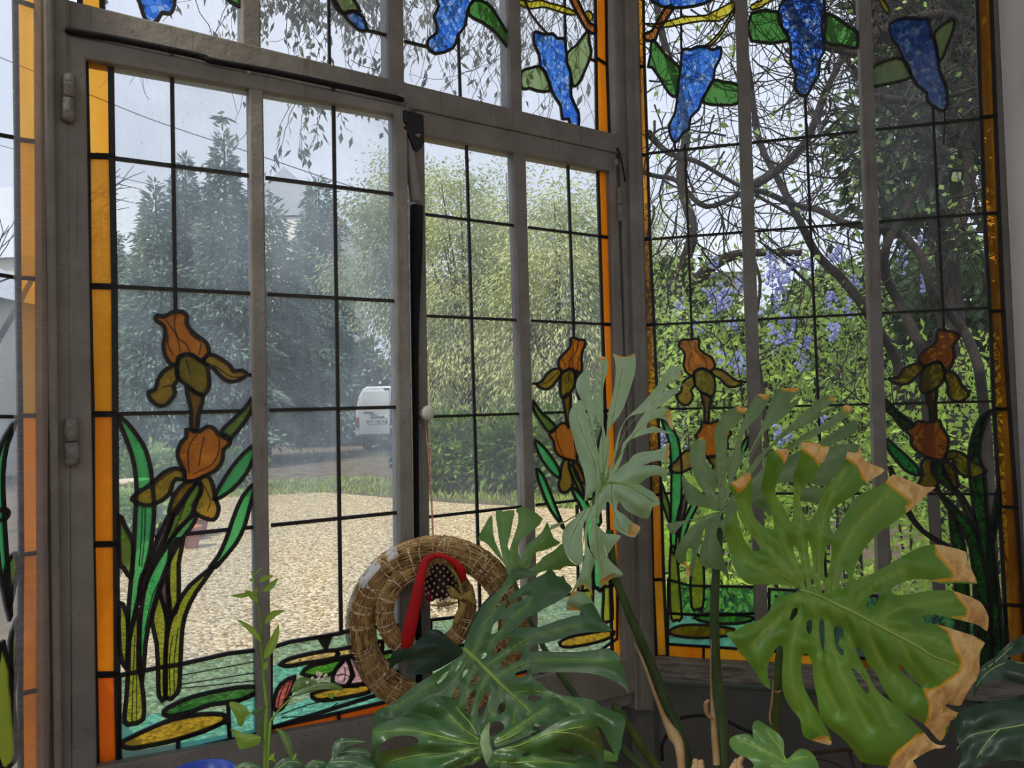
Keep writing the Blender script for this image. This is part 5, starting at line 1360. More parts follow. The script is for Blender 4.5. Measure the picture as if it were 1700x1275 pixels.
hA += [q(q2, s) for s in ('915,320 940,327 930,355 895,370', '865,485 870,520 850,570 810,590 815,540', '790,455 760,510 740,520 750,470', '720,590 715,640 690,690 650,705 665,650 700,600', '845,620 840,680 790,780 760,810 770,740 810,650', '955,650 950,720 910,830 870,850 870,780 910,670', '1085,730 1100,750 1080,810 1040,835 1030,800 1050,745', '1245,850 1270,860 1250,895 1220,890', '975,900 1060,890 1085,950 1000,1005 965,1000', '820,765 815,800 790,855 795,800', '625,470 600,520 540,575 530,560 580,500', '722,390 735,395 690,470 680,465')]
vA = [q(q2, s) for s in ('920,440 1100,320 1290,200 1500,140 1720,90', '1170,655 1280,635 1420,650 1600,720 1750,800', '860,385 930,300 1050,150 1180,10 1300,-110', '810,345 880,200 960,30 1060,-150 1150,-250', '945,510 890,620 830,850 815,960', '850,430 790,560 720,770', '790,375 700,520 610,670 480,760', '1075,615 1020,750 940,940', '1205,725 1175,830 1170,920', '775,330 640,470 400,640 150,790')] + [q(q3, '220,920 380,840 560,785 750,770 950,780 1180,790')]
leaf(mon, M['leafA'], LA, (772, 1078), 1.10, gx=-.028, gy=-.05, curv=.004, holes=hA, veins=vA, midrib=q(q2, '757,287 860,380 960,480 1080,600 1200,710 1330,838'), bulge=.009, rib=.0042, label='dark green monstera leaf with oval holes', wav=.003, mid_fold=.01)
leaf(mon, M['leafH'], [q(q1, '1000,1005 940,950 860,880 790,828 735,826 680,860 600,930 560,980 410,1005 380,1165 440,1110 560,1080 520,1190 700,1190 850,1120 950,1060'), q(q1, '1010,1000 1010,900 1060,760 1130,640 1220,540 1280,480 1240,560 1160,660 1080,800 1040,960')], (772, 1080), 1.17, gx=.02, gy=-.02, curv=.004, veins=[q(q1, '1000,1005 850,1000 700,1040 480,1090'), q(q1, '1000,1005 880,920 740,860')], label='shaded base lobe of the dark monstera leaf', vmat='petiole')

# --- the pale leaf in front of the corner post
LC = [q(p7, s) for s in ('540,1130 480,1180 400,1270 415,1150 390,1000 340,850 300,700 272,590 285,500 330,450 370,420 405,490 440,640 470,780 500,960',
      '520,1130 480,900 465,740 440,560 400,470 350,370 330,310 345,240 390,190 440,165 443,240 455,330 468,430 485,330 490,230 495,190 515,230 520,290 500,420 490,520 470,640 500,780 540,1000',
      '520,1000 530,760 550,660 500,560 482,500 505,400 535,290 535,130 515,70 550,58 590,75 600,150 575,240 555,330 555,450 560,640 585,760 570,1000',
      '555,1110 575,900 585,680 600,520 640,360 660,200 655,90 635,35 690,52 755,60 812,35 828,90 820,200 790,300 750,420 715,510 660,590 620,640 595,690 610,780 600,950 590,1090',
      '585,1090 640,900 660,790 690,680 750,570 850,480 950,370 1020,280 1080,190 1115,130 1170,145 1195,170 1205,240 1130,260 1085,290 1072,340 1150,320 1222,280 1150,370 1090,430 1000,490 880,530 780,555 720,630 690,740 670,850 640,950',
      '580,1110 650,960 700,870 720,780 800,690 850,600 900,530 950,505 1020,490 1085,490 1115,520 1140,665 1110,645 1075,590 1010,570 940,600 912,655 980,640 1040,665 1145,700 1000,690 900,705 820,735 760,765 730,830 715,900 690,960 620,1090',
      '600,1110 700,980 770,925 810,875 890,850 990,840 1060,810 1105,775 1100,850 1085,920 1000,925 930,945 890,965 980,960 1050,980 1085,1030 1078,1095 1030,1050 960,1050 900,1080 850,1120 750,1130')]
LC += [q(p8, s) for s in ('1030,195 1060,130 1150,105 1250,120 1360,120 1420,160 1480,190 1530,285 1465,310 1430,405 1330,380 1240,330 1190,260 1170,330 1230,370 1300,435 1370,480 1320,558 1260,550 1140,480 1148,410 1130,310 1090,260 1050,300 1030,280',
      '1030,200 1080,270 1040,350 1005,430 1015,470 1090,530 1205,545 1150,620 1095,700 1080,680 1060,600 1090,720 1150,790 1225,875 1130,900 1080,940 1025,985 1030,870 1000,760 960,680 938,600 950,500 970,380 1000,280',
      '1010,250 970,380 930,470 925,620 975,720 985,770 960,850 955,950 972,1050 950,1010 890,955 830,990 780,1050 800,1000 850,900 890,780 905,650 900,500 940,370',
      '1000,260 930,380 890,470 880,600 890,740 850,795 770,730 730,650 715,560 750,460 850,380 750,430 625,500 625,460 750,420 900,330 970,300', '1000,180 1060,120 1120,110 1130,200 1060,300 990,320', '780,1045 840,1005 930,1040 985,1120 1060,1285 960,1275 900,1215 850,1165 750,1160')]
dC = [q(p8, '1265,545 1290,440 1365,475 1325,565'), q(p8, '1025,990 1030,925 1130,855 1230,870 1130,905'), q(p8, '770,1060 830,985 890,940 960,1000 980,1060 940,1010 890,985 840,1020'), q(p7, '1070,515 1115,505 1145,670 1105,640'), q(p7, '1190,170 1250,180 1210,245 1195,240'), q(p7, '515,60 590,65 590,92 530,90'), q(p7, '640,30 815,30 815,62 690,70'), q(p7, '1085,770 1115,770 1100,925 1080,920'), q(p8, '745,1155 750,1110 840,1150 870,1190')]
vC = [q(p7, s) for s in ('548,1115 470,900 400,740 330,540', '550,1115 510,900 470,700 420,470', '552,1110 555,800 540,500 560,120', '556,1110 590,850 640,560 730,90', '560,1110 680,820 780,620 1000,420 1180,160', '565,1110 760,780 900,620 1090,540', '570,1110 720,960 900,880 1090,850')] + [q(p8, s) for s in ('1020,180 1000,420 1020,700 1080,920', '1015,190 920,420 880,700 860,960', '1010,190 860,420 760,640', '1130,110 1130,250 1200,480 1310,520')]
leaf(mon, M['leafC'], LC, (1000, 802), 1.22, gx=.01, gy=-.05, curv=.010, veins=vC, midrib=q(p8, '1025,190 1060,130 1130,106 1250,125 1360,190 1480,265'), dry=dC, bulge=.012, roll=.016, rib=.0026, label='pale glaucous monstera leaf with long curled lobes', wav=.012, mid_fold=-.012)

# --- the grey green leaf behind the biggest one
LD_ = [q(p5_, s) for s in ('570,1095 480,1070 380,1050 320,1040 280,950 260,850 265,790 310,850 380,900 440,950 520,1000', '560,1075 480,980 400,880 350,760 325,660 330,570 380,500 430,480 460,500 455,590 465,680 500,740 540,760 570,900 590,1000',
       '575,1075 545,800 540,600 530,440 560,360 620,270 700,230 760,220 805,235 780,280 720,370 660,420 640,460 635,540 640,640 670,650 720,600 640,900', '590,1065 640,800 680,640 710,520 740,420 790,290 840,190 880,125 950,120 1015,120 980,180 920,280 850,350 790,420 760,500 750,620 800,590 700,800 620,1045',
       '600,1065 700,850 800,640 880,480 930,370 970,260 1000,170 1050,80 1150,70 1265,80 1210,130 1150,200 1250,140 1200,220 1110,310 1000,390 920,460 850,580 790,680 700,850', '620,1055 760,820 880,650 1000,540 1100,430 1200,340 1300,250 1400,160 1470,130 1540,165 1500,200 1380,290 1540,220 1480,270 1330,360 1200,420 1080,500 980,590 860,760',
       '640,1045 850,800 960,640 1120,560 1280,450 1430,370 1540,290 1600,220 1640,210 1690,240 1650,290 1570,350 1440,430 1300,500 1150,590 900,830', '650,1055 900,840 1140,640 1390,520 1550,420 1690,330 1720,380 1690,450 1550,520 1420,570 1200,720 900,900',
       '660,1065 850,880 1050,700 1250,600 1480,560 1650,530 1760,560 1650,680 1540,800 1440,885 1320,860 1200,850 1040,870 1100,930 1180,985 1260,905 1440,900 1400,1020 1260,1010 1200,1010 1060,905 1030,900 1000,1140 940,1080 860,1050 760,1000')]
LD_ += [q(p6, s) for s in ('570,345 480,370 380,400 280,420 140,445 150,500 190,540 240,480 320,420 450,400', '560,360 420,420 340,470 270,560 220,640 205,700 230,770 290,800 300,940 330,870 350,880 380,720 420,600 440,500 510,420 600,350', '560,360 500,430 450,480 450,560 410,660 415,780 470,810 590,840 650,920 640,830 600,720 580,620 550,560 560,480 600,500 640,600 690,700 740,800 800,890 830,950 860,900 700,600 640,480 680,300 690,240', '600,300 700,260 720,330 660,420 600,480 560,440')]
hD = [q(p5_, s) for s in ('640,770 645,850 625,910 615,870 620,810', '545,895 565,920 550,960 535,920', '750,720 762,760 722,812 715,780', '940,683 922,740 872,802 848,810 880,730', '860,665 850,700 780,760 800,700', '850,1052 900,1075 960,1130 950,1190 880,1120')] + [q(p6, s) for s in ('625,340 630,370 590,420 575,415 595,360', '330,650 345,680 340,760 310,800 295,740 305,670')]
dD = [q(p5_, s) for s in ('712,222 815,228 785,278 716,264', '875,115 1025,112 965,166 940,165', '1058,72 1275,72 1200,106 1100,92', '1466,128 1555,170 1490,180', '1598,210 1700,235 1645,292 1604,262', '405,490 470,448 525,440 470,505')] + [q(p6, '280,760 330,790 340,900 290,950')]
vD = [q(p5_, s) for s in ('565,1090 480,900 420,700 430,520', '572,1085 585,800 600,560 640,360', '578,1080 680,760 760,480 900,170', '585,1080 760,760 900,520 1090,140', '600,1070 860,720 1080,480 1480,170', '620,1060 900,780 1180,580 1640,260', '660,1040 920,850 1250,740 1640,570')] + [q(p6, s) for s in ('560,355 400,430 280,620', '565,360 520,500 500,760', '570,360 620,560 760,830', '540,360 340,430 180,480')]
leaf(mon, M['leafD'], LD_, (1194, 847), 1.24, gx=-.008, gy=-.035, curv=.006, holes=hD, veins=vD, midrib=q(p5_, '570,1085 690,985 850,880 1000,820 1200,750 1420,640'), dry=dD, bulge=.011, rib=.0024, label='grey green monstera leaf behind the brown tipped one', vmat='veindull', wav=.006, roll=.013)

# --- small leaf that stands up behind the wreath
LE = [q(p8, s) for s in ('15,575 60,480 130,372 140,460 150,560 180,640 210,710 230,760 290,870 240,790 140,670 100,620 50,590', '165,335 230,345 320,335 305,430 290,520 270,600 265,640 290,700 305,860 270,860 220,720 190,560 175,450', '330,340 370,308 430,320 556,405 480,500 400,560 360,600 355,690 368,750 340,870 290,840 280,680 300,600 340,480 360,380',
       '590,432 620,500 650,570 702,605 640,640 560,670 490,690 460,760 440,810 380,815 320,880 340,790 390,700 430,620 500,560 560,500', '732,598 740,680 790,760 845,800 740,800 700,830 600,832 500,862 450,860 340,880 500,790 560,720 650,670', '330,880 280,880 250,820 290,780 360,790')]
leaf(mon, M['leafE'], LE, (852, 955), 1.28, gx=.01, gy=-.03, curv=.006, veins=[q(p8, s) for s in ('300,870 190,680 100,500', '300,865 250,620 240,380', '305,865 320,640 400,400', '310,865 420,700 600,520', '320,870 500,780 730,680')], bulge=.006, label='small fresh monstera leaf standing behind the wreath', vmat='veindull')

# --- the low leaf at the bottom of the frame: two halves and a sheath
L1 = [q(q2, '892,1075 830,1000 780,900 720,800 660,710 580,675 480,690 380,730 280,790 210,850 100,890 0,945 -10,1060 -10,1330 300,1330 700,1290 910,1190 900,1120')]
hF = [q(q2, '222,846 330,816 430,830 506,866 440,885 340,862 290,856'), q(q2, '50,1080 180,1012 320,1010 370,1040 352,1078 200,1110 40,1130')]
leaf(mon, M['leafF'], L1, (798, 1236), .90, gx=.0, gy=-.03, curv=.010, holes=hF, veins=[q(q2, s) for s in ('885,1080 760,1065 500,1000 300,965 20,980', '890,1110 700,1140 400,1165 130,1220', '905,1175 800,1225 680,1278', '880,1040 760,960 620,830', '860,1000 800,900 660,740')], bulge=.010, vr=.0007, label='low monstera leaf half spreading towards the wreath', mid_fold=0, wav=.01)
L2 = [q(q4, '210,1020 300,960 420,880 540,800 650,720 720,684 770,730 820,810 828,842 700,900 560,965 400,1045 235,1105 205,1075')]
leaf(mon, M['leafF'], L2, (822, 1228), .915, gx=.01, gy=-.05, curv=.010, holes=[q(q4, '520,918 580,890 642,902 600,950 535,965 512,945')], veins=[q(q4, '220,1050 320,990 480,880 640,780'), q(q4, '215,1070 350,1010 450,950')], bulge=.010, vr=.0007, label='rolled upper lobe of the low monstera leaf')
L3 = [q(q4, '215,1125 350,1080 480,1030 620,960 760,870 900,830 990,845 1050,920 1090,1020 1112,1130 1105,1310 1050,1200 990,1150 900,1112 800,1100 720,1130 850,1160 1000,1190 1090,1275 1110,1340 200,1340 185,1150')]
leaf(mon, M['leafF'], L3, (822, 1245), .885, gx=-.005, gy=.01, curv=.012, holes=[q(q4, '432,1165 470,1148 500,1152 490,1170 445,1178')], veins=[q(q4, '225,1128 400,1090 600,1010 780,960 950,930'), q(q4, '210,1222 400,1230 600,1218 850,1240'), q(q4, '600,1010 700,980 900,1000 1060,1100')], bulge=.012, vr=.0007, label='glossy front lobe of the low monstera leaf', wav=.012)
leaf(mon, M['leafE'], [q(q4, '1000,1060 1115,1120 1222,1170 1216,1222 1120,1218 1040,1180')], (1000, 1255), 1.0, bulge=.004, label=None, veins=[])
leaf(mon, M['leafC'], [q(q2, '965,890 905,970 885,1060 900,1130 930,1232 945,1242 985,1160 985,1130 965,1060 962,960')], (808, 1230), .86, gx=.05, gy=0, veins=[], bulge=0, label='pale sheath at the joint of the low leaf', name='sheath')
LG = [q(q7, '650,1060 670,1020 740,995 820,995 850,1030 845,940 860,890 900,880 960,920 1050,980 1100,1040 1110,1120 1115,1200 1160,1180 1210,1130 1260,1115 1320,1135 1370,1190 1400,1275 1400,1330 880,1330 860,1250 800,1190 720,1160 670,1110')]
leaf(mon, M['leafE'], LG, (1308, 1268), .97, gx=.01, gy=-.04, curv=.012, veins=[q(q7, s) for s in ('1130,1235 1000,1160 850,1090 720,1040', '1130,1230 1080,1120 960,960', '1135,1235 1220,1190 1330,1180', '1120,1240 1000,1260')], bulge=.008, vr=.0009, label='small young monstera leaf low beside the petioles')

# petioles, sheaths, roots
stalk(mon, [(1012, 880), (1020, 950), (1040, 1006), (1056, 1044), (1080, 1100), (1108, 1170), (1130, 1225), (1150, 1310)], [1.235, 1.22, 1.2, 1.12], .0066, .0098)
stalk(mon, [(1196, 850), (1194, 900), (1189, 950), (1186, 1020), (1188, 1100), (1194, 1160), (1199, 1220), (1196, 1320)], [1.265, 1.25, 1.2, 1.1], .0052, .0105)
stalk(mon, [(1330, 980), (1312, 1030), (1297, 1085), (1291, 1140), (1287, 1200), (1270, 1320)], [1.0, 1.04, 1.06, 1.08], .0058, .0085)
stalk(mon, [(772, 1078), (800, 1120), (850, 1190), (960, 1250), (1100, 1320)], [1.115, 1.14, 1.15, 1.12], .004, .008)
stalk(mon, [(808, 1245), (830, 1290), (950, 1330), (1120, 1350)], [.905, .96, 1.05, 1.1], .004, .008)
stalk(mon, [(852, 955), (870, 1010), (930, 1120), (1020, 1230), (1130, 1330)], [1.29, 1.27, 1.2, 1.12], .003, .007)
stalk(mon, [(1308, 1268), (1300, 1300), (1260, 1340)], [.975, 1.02, 1.08], .003, .006)
stalk(mon, [(1020, 1170), (1060, 1230), (1130, 1330)], [1.08, 1.1, 1.12], .006, .008)
def strip_leaf(parent, P, w, ds, mat, name, tw_=.4):
    """a thin curling strip such as a dry sheath"""
    S = smooth_open(P, 5); k = len(S); mb = MB(); V = []; D = np.interp(np.linspace(0, 1, k), np.linspace(0, 1, len(ds)), ds); Wd = np.interp(np.linspace(0, 1, k), np.linspace(0, 1, len(w)), w)
    for i, (x, y) in enumerate(S):
        a = S[max(0, i - 1)]; b = S[min(k - 1, i + 1)]; t = np.array([b[0] - a[0], b[1] - a[1]]); t = t / max(np.hypot(*t), 1e-6); nrm = (-t[1], t[0])
        for s_ in (-1, 0, 1): V.append(at(x + nrm[0] * Wd[i] * s_ / 2, y + nrm[1] * Wd[i] * s_ / 2, D[i] - .004 * (s_ == 0) + .003 * math.sin(i * tw_)))
    Fc = []
    for i in range(k - 1):
        for j in range(2): Fc.append((i * 3 + j, i * 3 + j + 1, i * 3 + j + 4, i * 3 + j + 3))
    mb.add(V, Fc); o = mb.build(name, M[mat], parent, True)
    md = o.modifiers.new('thickness', 'SOLIDIFY'); md.thickness = .0007
    return o
strip_leaf(mon, [(1053, 1068), (1068, 1100), (1084, 1145), (1102, 1190), (1118, 1220), (1128, 1240), (1134, 1300)], [2, 5, 6, 9, 20, 16, 12], [1.17, 1.14, 1.1], 'sheath', 'dry_sheath')
strip_leaf(mon, [(1181, 1062), (1180, 1100), (1181, 1150), (1184, 1190), (1187, 1230), (1190, 1270)], [2, 3, 4, 9, 12, 12], [1.2, 1.16, 1.09], 'sheath', 'dry_sheath')
strip_leaf(mon, [(1184, 1195), (1174, 1185), (1172, 1168), (1178, 1162)], [5, 8, 8, 3], [1.12, 1.11], 'sheath', 'dry_sheath')
strip_leaf(mon, [(1284, 1128), (1282, 1160), (1278, 1190), (1281, 1205)], [2, 4, 4, 2], [1.03, 1.06], 'sheath', 'dry_sheath')
strip_leaf(mon, [(1284, 1147), (1292, 1149), (1298, 1145)], [2, 4, 1], [1.02, 1.02], 'sheath', 'dry_sheath')
for P in ([(1150, 1290), (1156, 1268), (1150, 1262)], [(1170, 1295), (1162, 1270), (1168, 1264)], [(1210, 1290), (1222, 1268), (1218, 1262)], [(1235, 1290), (1226, 1270), (1233, 1256)]):
    strip_leaf(mon, P, [16, 14, 7], [1.06, 1.07], 'sheath', 'dry_sheath')
M['root'] = surface('brown_aerial_root', '4a3a2e', '352920', 14, .9)
stalk(mon, [(1270, 1330), (1320, 1262), (1360, 1249), (1410, 1245), (1430, 1252), (1440, 1300)], [1.1, 1.15], .0036, .0026, 'root', 'aerial_root', 7)
stalk(mon, [(1410, 1248), (1418, 1275), (1422, 1320)], [1.15, 1.14], .0026, .002, 'root', 'aerial_root', 7)
stalk(mon, [(1300, 1256), (1370, 1262), (1420, 1285)], [1.2, 1.2], .0018, .0014, 'root', 'aerial_root', 6)
stalk(mon, [(1530, 1285), (1560, 1254), (1590, 1242), (1625, 1238)], [1.2, 1.25], .0018, .0014, 'root', 'aerial_root', 6)
# central stem into the pot
stalk(mon, [(1150, 1300), (1180, 1345), (1190, 1400)], [1.1, 1.06], .016, .02)

# --- leaves at the lower right edge, painted dark for the shade on them
dk = thing('potted_plant', 'broad dark leaves in shadow at the lower right edge', 'house plant', at(1690, 1380, .95))
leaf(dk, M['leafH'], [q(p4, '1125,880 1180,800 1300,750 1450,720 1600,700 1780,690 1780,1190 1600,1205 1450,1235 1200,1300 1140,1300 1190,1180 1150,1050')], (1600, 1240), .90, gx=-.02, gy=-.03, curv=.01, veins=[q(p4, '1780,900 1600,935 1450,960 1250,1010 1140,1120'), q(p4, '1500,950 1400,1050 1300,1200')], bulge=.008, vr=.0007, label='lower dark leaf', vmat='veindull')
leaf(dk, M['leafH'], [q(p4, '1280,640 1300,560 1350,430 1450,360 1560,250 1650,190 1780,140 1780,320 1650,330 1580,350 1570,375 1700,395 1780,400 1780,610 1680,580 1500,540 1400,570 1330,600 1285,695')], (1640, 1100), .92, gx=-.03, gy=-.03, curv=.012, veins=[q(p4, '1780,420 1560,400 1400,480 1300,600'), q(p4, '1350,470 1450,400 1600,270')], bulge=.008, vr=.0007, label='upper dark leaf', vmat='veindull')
stalk(dk, [(1720, 1200), (1712, 1290), (1700, 1390)], [.91, .93, .95], .005, .007)
stalk(dk, [(1720, 1090), (1718, 1200), (1708, 1390)], [.93, .95, .95], .005, .007)

# --- small blades for the seedling and the low pot plants
def blade(parent, mat, b, t, w, d, bend=0.0, dd=0.0, name='leaf', seg=9, fold=.25, label=None, side=0.0):
    """a pointed leaf from b to t in the picture, w wide, with a folded midrib and a bend"""
    b, t = np.array(b, float), np.array(t, float); ax = t - b; L_ = np.hypot(*ax); nr = np.array([-ax[1], ax[0]]) / L_
    V = []; vn = []
    for i in range(seg + 1):
        s = i / seg; c = b + ax * s + nr * bend * 4 * s * (1 - s); wd = w * (math.sin(math.pi * min(1, s ** .75)) ** .8 if 0 < s < 1 else .02)
        for j in (-1, -.5, 0, .5, 1):
            p = c + nr * (wd / 2 * j + side * wd * .1)
            V.append(at(p[0], p[1], d + dd * s - fold * abs(j) * wd / 2 * d / F + .02 * s * s * (L_ / 200)))
            vn.append(.6 if j == 0 else 0)
    Fc = [(i * 5 + j, i * 5 + j + 1, i * 5 + j + 6, i * 5 + j + 5) for i in range(seg) for j in range(4)]
    mb = MB(); mb.add(V, Fc); o = mb.build(name, M[mat], parent, True)
    set_attr(o, 'vein', vn); set_attr(o, 'dry', [0.0] * len(V))
    if label: o['label'] = label
    return o
cs_ = thing('citrus_seedling', 'thin young seedling with slender light green leaves before the open casement', 'house plant', at(442, 1330, .95))
stalk(cs_, [(419, 950), (424, 970), (430, 1004), (435, 1044), (434, 1070), (437, 1100), (440, 1140), (443, 1175), (441, 1230), (441, 1340)], [.97, .96, .95], .0009, .003, 'stemgreen', 'stem')
for b, t, w, bd, mt in (((421, 983), (382, 988), 8, -3, 'citrus'), ((428, 1000), (406, 980), 11, 2, 'citrus'), ((430, 966), (455, 956), 9, -2, 'citrus'), ((436, 982), (462, 959), 10, 2, 'citrus'), ((440, 1036), (474, 1014), 11, -6, 'citrus'), ((434, 1066), (392, 1028), 10, 4, 'citrus'),
                        ((438, 1094), (463, 1036), 15, 3, 'citrus'), ((437, 1112), (443, 1098), 10, 0, 'citrus'), ((426, 975), (421, 998), 6, 0, 'citrus'), ((420, 957), (418, 946), 4, 0, 'citrus'), ((424, 952), (436, 942), 3, 0, 'citrus'), ((419, 964), (414, 962), 5, 0, 'citrus')):
    blade(cs_, mt, b, t, w, .955, bd)
leaf(cs_, M['citrus'], [q(q6, '500,735 540,725 600,745 680,820 640,850 630,890 610,930 590,930 570,910 560,860 520,790')], (416, 1184), .94, veins=[q(q6, '680,820 600,780 520,740')], bulge=.003, grid=6)
leaf(cs_, M['citrus'], [q(q6, '510,948 560,960 640,990 690,990 770,1020 742,1080 690,1100 640,1112 590,1116 565,1060 540,1000')], (430, 1224), .935, veins=[q(q6, '770,1020 660,1030 560,1000')], bulge=.004, grid=6)
leaf(cs_, M['citrus2'], [q(q6, '680,820 740,780 812,752 790,800 745,842')], (440, 1175), .945, bulge=.002, grid=6)
leaf(cs_, M['citrus2'], [q(q6, '730,850 770,880 790,960 785,1060 760,1020 750,940')], (436, 1190), .945, bulge=.002, grid=6)
leaf(cs_, M['citrus2'], [q(q6, '890,945 960,968 1012,1030 1032,1180 1000,1172 955,1080 920,1000')], (458, 1210), .93, veins=[q(q6, '895,950 970,1030 1015,1170')], bulge=.003, grid=6)
blade(cs_, 'citrus', (444, 1250), (458, 1266), 8, .94)
hp = thing('hoya_plant', 'curled striped leaves and tiny flower before the pink lotus glass', 'house plant', at(446, 1335, .9))
stalk(hp, [(449, 1198), (462, 1180), (478, 1164), (486, 1156)], [.93, .93], .0016, .001, 'stemgreen', 'stem', 6)
stalk(hp, [(449, 1198), (446, 1250), (445, 1340)], [.93, .91], .0018, .002, 'stemgreen', 'stem', 6)
leaf(hp, M['citrus2'], [q(q6, '1000,692 1080,642 1200,572 1320,560 1400,580 1450,615 1440,630 1300,622 1200,640 1050,682')], (480, 1158), .925, gx=.01, veins=[q(q6, '1000,690 1150,620 1300,585 1440,618'), q(q6, '1060,668 1200,620 1350,612')], bulge=.004, grid=6, vmat='veindull')
leaf(hp, M['citrus2'], [q(q6, '1020,652 1030,590 1070,535 1130,520 1195,545 1240,562 1170,590 1100,622')], (486, 1150), .93, gx=.02, veins=[q(q6, '1025,640 1080,570 1200,552'), q(q6, '1050,630 1120,580 1220,562')], bulge=.004, grid=6, vmat='veindull')
blade(hp, 'citrus', (548, 1150), (552, 1160), 12, .93)
mb = MB()
for k in range(12): mb.ball(at(529 + rng.normal() * 6, 1124 + rng.normal() * 4, .935), .0022, 6, 4)
mb.build('flower', M['stone'], hp, True)
mb = MB(); 
gp = thing('potted_plant', 'low glossy oval leaves at the bottom edge between seedling and monstera', 'house plant', at(560, 1340, .88))
zd = (400, 935)
for P, at_, v, d_ in (('565,1200 575,1130 610,1095 660,1088 780,1112 700,1128 630,1165 590,1210', (552, 1255), '570,1195 620,1120 780,1112', .885),
                 ('545,1245 600,1208 680,1195 760,1205 812,1240 835,1300 560,1310', (560, 1270), '555,1240 660,1235 770,1260', .86),
                 ('203,1300 240,1230 300,1208 350,1215 388,1265 382,1320', (460, 1280), '225,1280 300,1235 370,1245', .87),
                 ('515,1300 560,1215 600,1160 690,1146 780,1160 812,1205 720,1190 620,1200 560,1245', (545, 1275), '530,1280 620,1180 790,1180', .88),
                 ('385,1300 420,1240 480,1220 530,1240 540,1300', (510, 1280), '400,1290 460,1240 520,1245', .89),
                 ('-60,1300 -20,1255 40,1238 100,1250 130,1300', (410, 1280), '-40,1290 30,1260 110,1270', .88),
                 ('690,1290 740,1250 800,1262 840,1300', (600, 1280), '700,1285 800,1275', .84)):
    leaf(gp, M['glossy'], [z(zd, P)], at_, d_, gx=.0, gy=-.03, curv=.02, veins=[z(zd, v)], bulge=.006, grid=6, vmat='veindull', smooth=3)
for b, t, w in (((446, 1262), (456, 1250), 7), ((486, 1262), (492, 1250), 6)): blade(gp, 'citrus', b, t, w, .87)
for x in (470, 520, 560, 600, 650): stalk(gp, [(x, 1285), (x * .5 + 280, 1320), (560, 1350)], [.88, .88], .002, .003, 'stemgreen', 'stem', 6)
# ================================================================== wreath and what hangs in it
M['straw'] = surface('bundled_straw', 'b8935c', '74552f', 40, .9, .5, stretch=(1, 1, 1))
M['straw_lt'] = surface('pale_straw_stalks', 'd8b87e', '9a784a', 60, .85)
M['thread'] = surface('cream_binding_thread', 'f2e8cc', 'dccfac', 30, .7)
M['tape'] = surface('whitish_tape', 'd9d8d4', 'bdbab4', 30, .5)
M['cone'] = surface('dark_pine_cone', '3c2a22', '241812', 30, .8)
M['cone_tip'] = surface('pale_cone_tips', 'b59a86', '7c6454', 80, .6)
M['red_cloth'] = surface('red_ribbon', 'c81a1c', 'b01016', 12, .55)
M['gold_cloth'] = surface('old_gold_ribbon', 'b29a50', '94803c', 12, .5)
M['berry'] = surface('dark_red_ornament', '8e1c26', '6e1018', 20, .5)
M['string'] = surface('red_and_white_string', 'c9a08a', 'a8604e', 200, .8)
M['cream'] = surface('cream_knob_enamel', 'c9c6ba', 'b4b0a2', 30, .45)
M['tube_grey'] = surface('grey_painted_tube', '8f8c86', '76736c', 30, .5)
M['net'] = None
VW = _Fw.normalized()
def ring(parent, cx, cy, d, Rpx, rpx, name, nstraw, nthread, seed, tilt=0.0, squash=1.0):
    g = np.random.default_rng(seed); k = d / F; R, r = Rpx * k, rpx * k; c = at(cx, cy, d)
    ex = (AX_R + VW * tilt).normalized(); ez = AX_U * squash
    ey = ex.cross(AX_U).normalized()
    def pt(th, ph, rr):
        rad = ex * math.cos(th) + ez * math.sin(th)
        return c + rad * (R + rr * math.cos(ph)) + ey * rr * math.sin(ph)
    V = []; n, m = 72, 14
    for i in range(n):
        th = 2 * math.pi * i / n; q0 = r * (.93 + .06 * math.sin(th * 7 + 1) + .04 * math.sin(th * 13))
        for j in range(m): V.append(pt(th, 2 * math.pi * j / m, q0 * (1 + .03 * g.normal())))
    mb = MB(); mb.add(V, [(i * m + j, ((i + 1) % n) * m + j, ((i + 1) % n) * m + (j + 1) % m, i * m + (j + 1) % m) for i in range(n) for j in range(m)])
    mb.build(name, M['straw'], parent, True)
    a, b = MB(), MB()
    for i in range(nstraw):
        t0 = g.random() * 6.283; ln = .25 + .7 * g.random(); ph = g.random() * 6.283; rr = r * (.97 + .09 * g.random()); dp = g.normal() * .25
        (a if i % 2 else b).tube([pt(t0 + ln * s, ph + dp * s + .1 * math.sin(s * 5), rr * (1 + (.10 * (s > .9) * g.random()))) for s in np.linspace(0, 1, 6)], .0005 + .0005 * g.random(), 4, False)
    st = MB(); st.v = a.v; st.f = a.f; st.build('straw_stalks', M['straw_lt'], parent)
    b.build('straw_stalks', M['straw'], parent)
    th_ = MB()
    for i in range(nthread):
        t0 = (i + .5 * g.normal()) / nthread * 6.283; sk = g.normal() * .09
        th_.tube([pt(t0 + sk * math.sin(s), s, r * 1.045) for s in np.linspace(0, 6.283, 15)], .00095, 4, False)
    th_.build('binding_thread', M['thread'], parent)
    return pt, R, r
wr = thing('straw_wreath', 'big straw wreath bound with pale thread hanging at the casement gap', 'wreath', at(725, 1040, 1.34))
pt, R, r = ring(wr, 725, 1040, 1.34, 125, 22.5, 'straw_ring', 2200, 60, 3)
mb = MB()                                                        # patches of whitish tape on the upper left
for t0, t1 in ((2.02, 2.16), (2.28, 2.62)):
    n = 6; V = []
    for i in range(n + 1):
        for j in range(7): V.append(pt(t0 + (t1 - t0) * i / n, -.1 + 1.3 * j / 6, r * 1.06))
    mb.add(V, [(i * 7 + j, i * 7 + j + 1, i * 7 + j + 8, i * 7 + j + 7) for i in range(n) for j in range(6)])
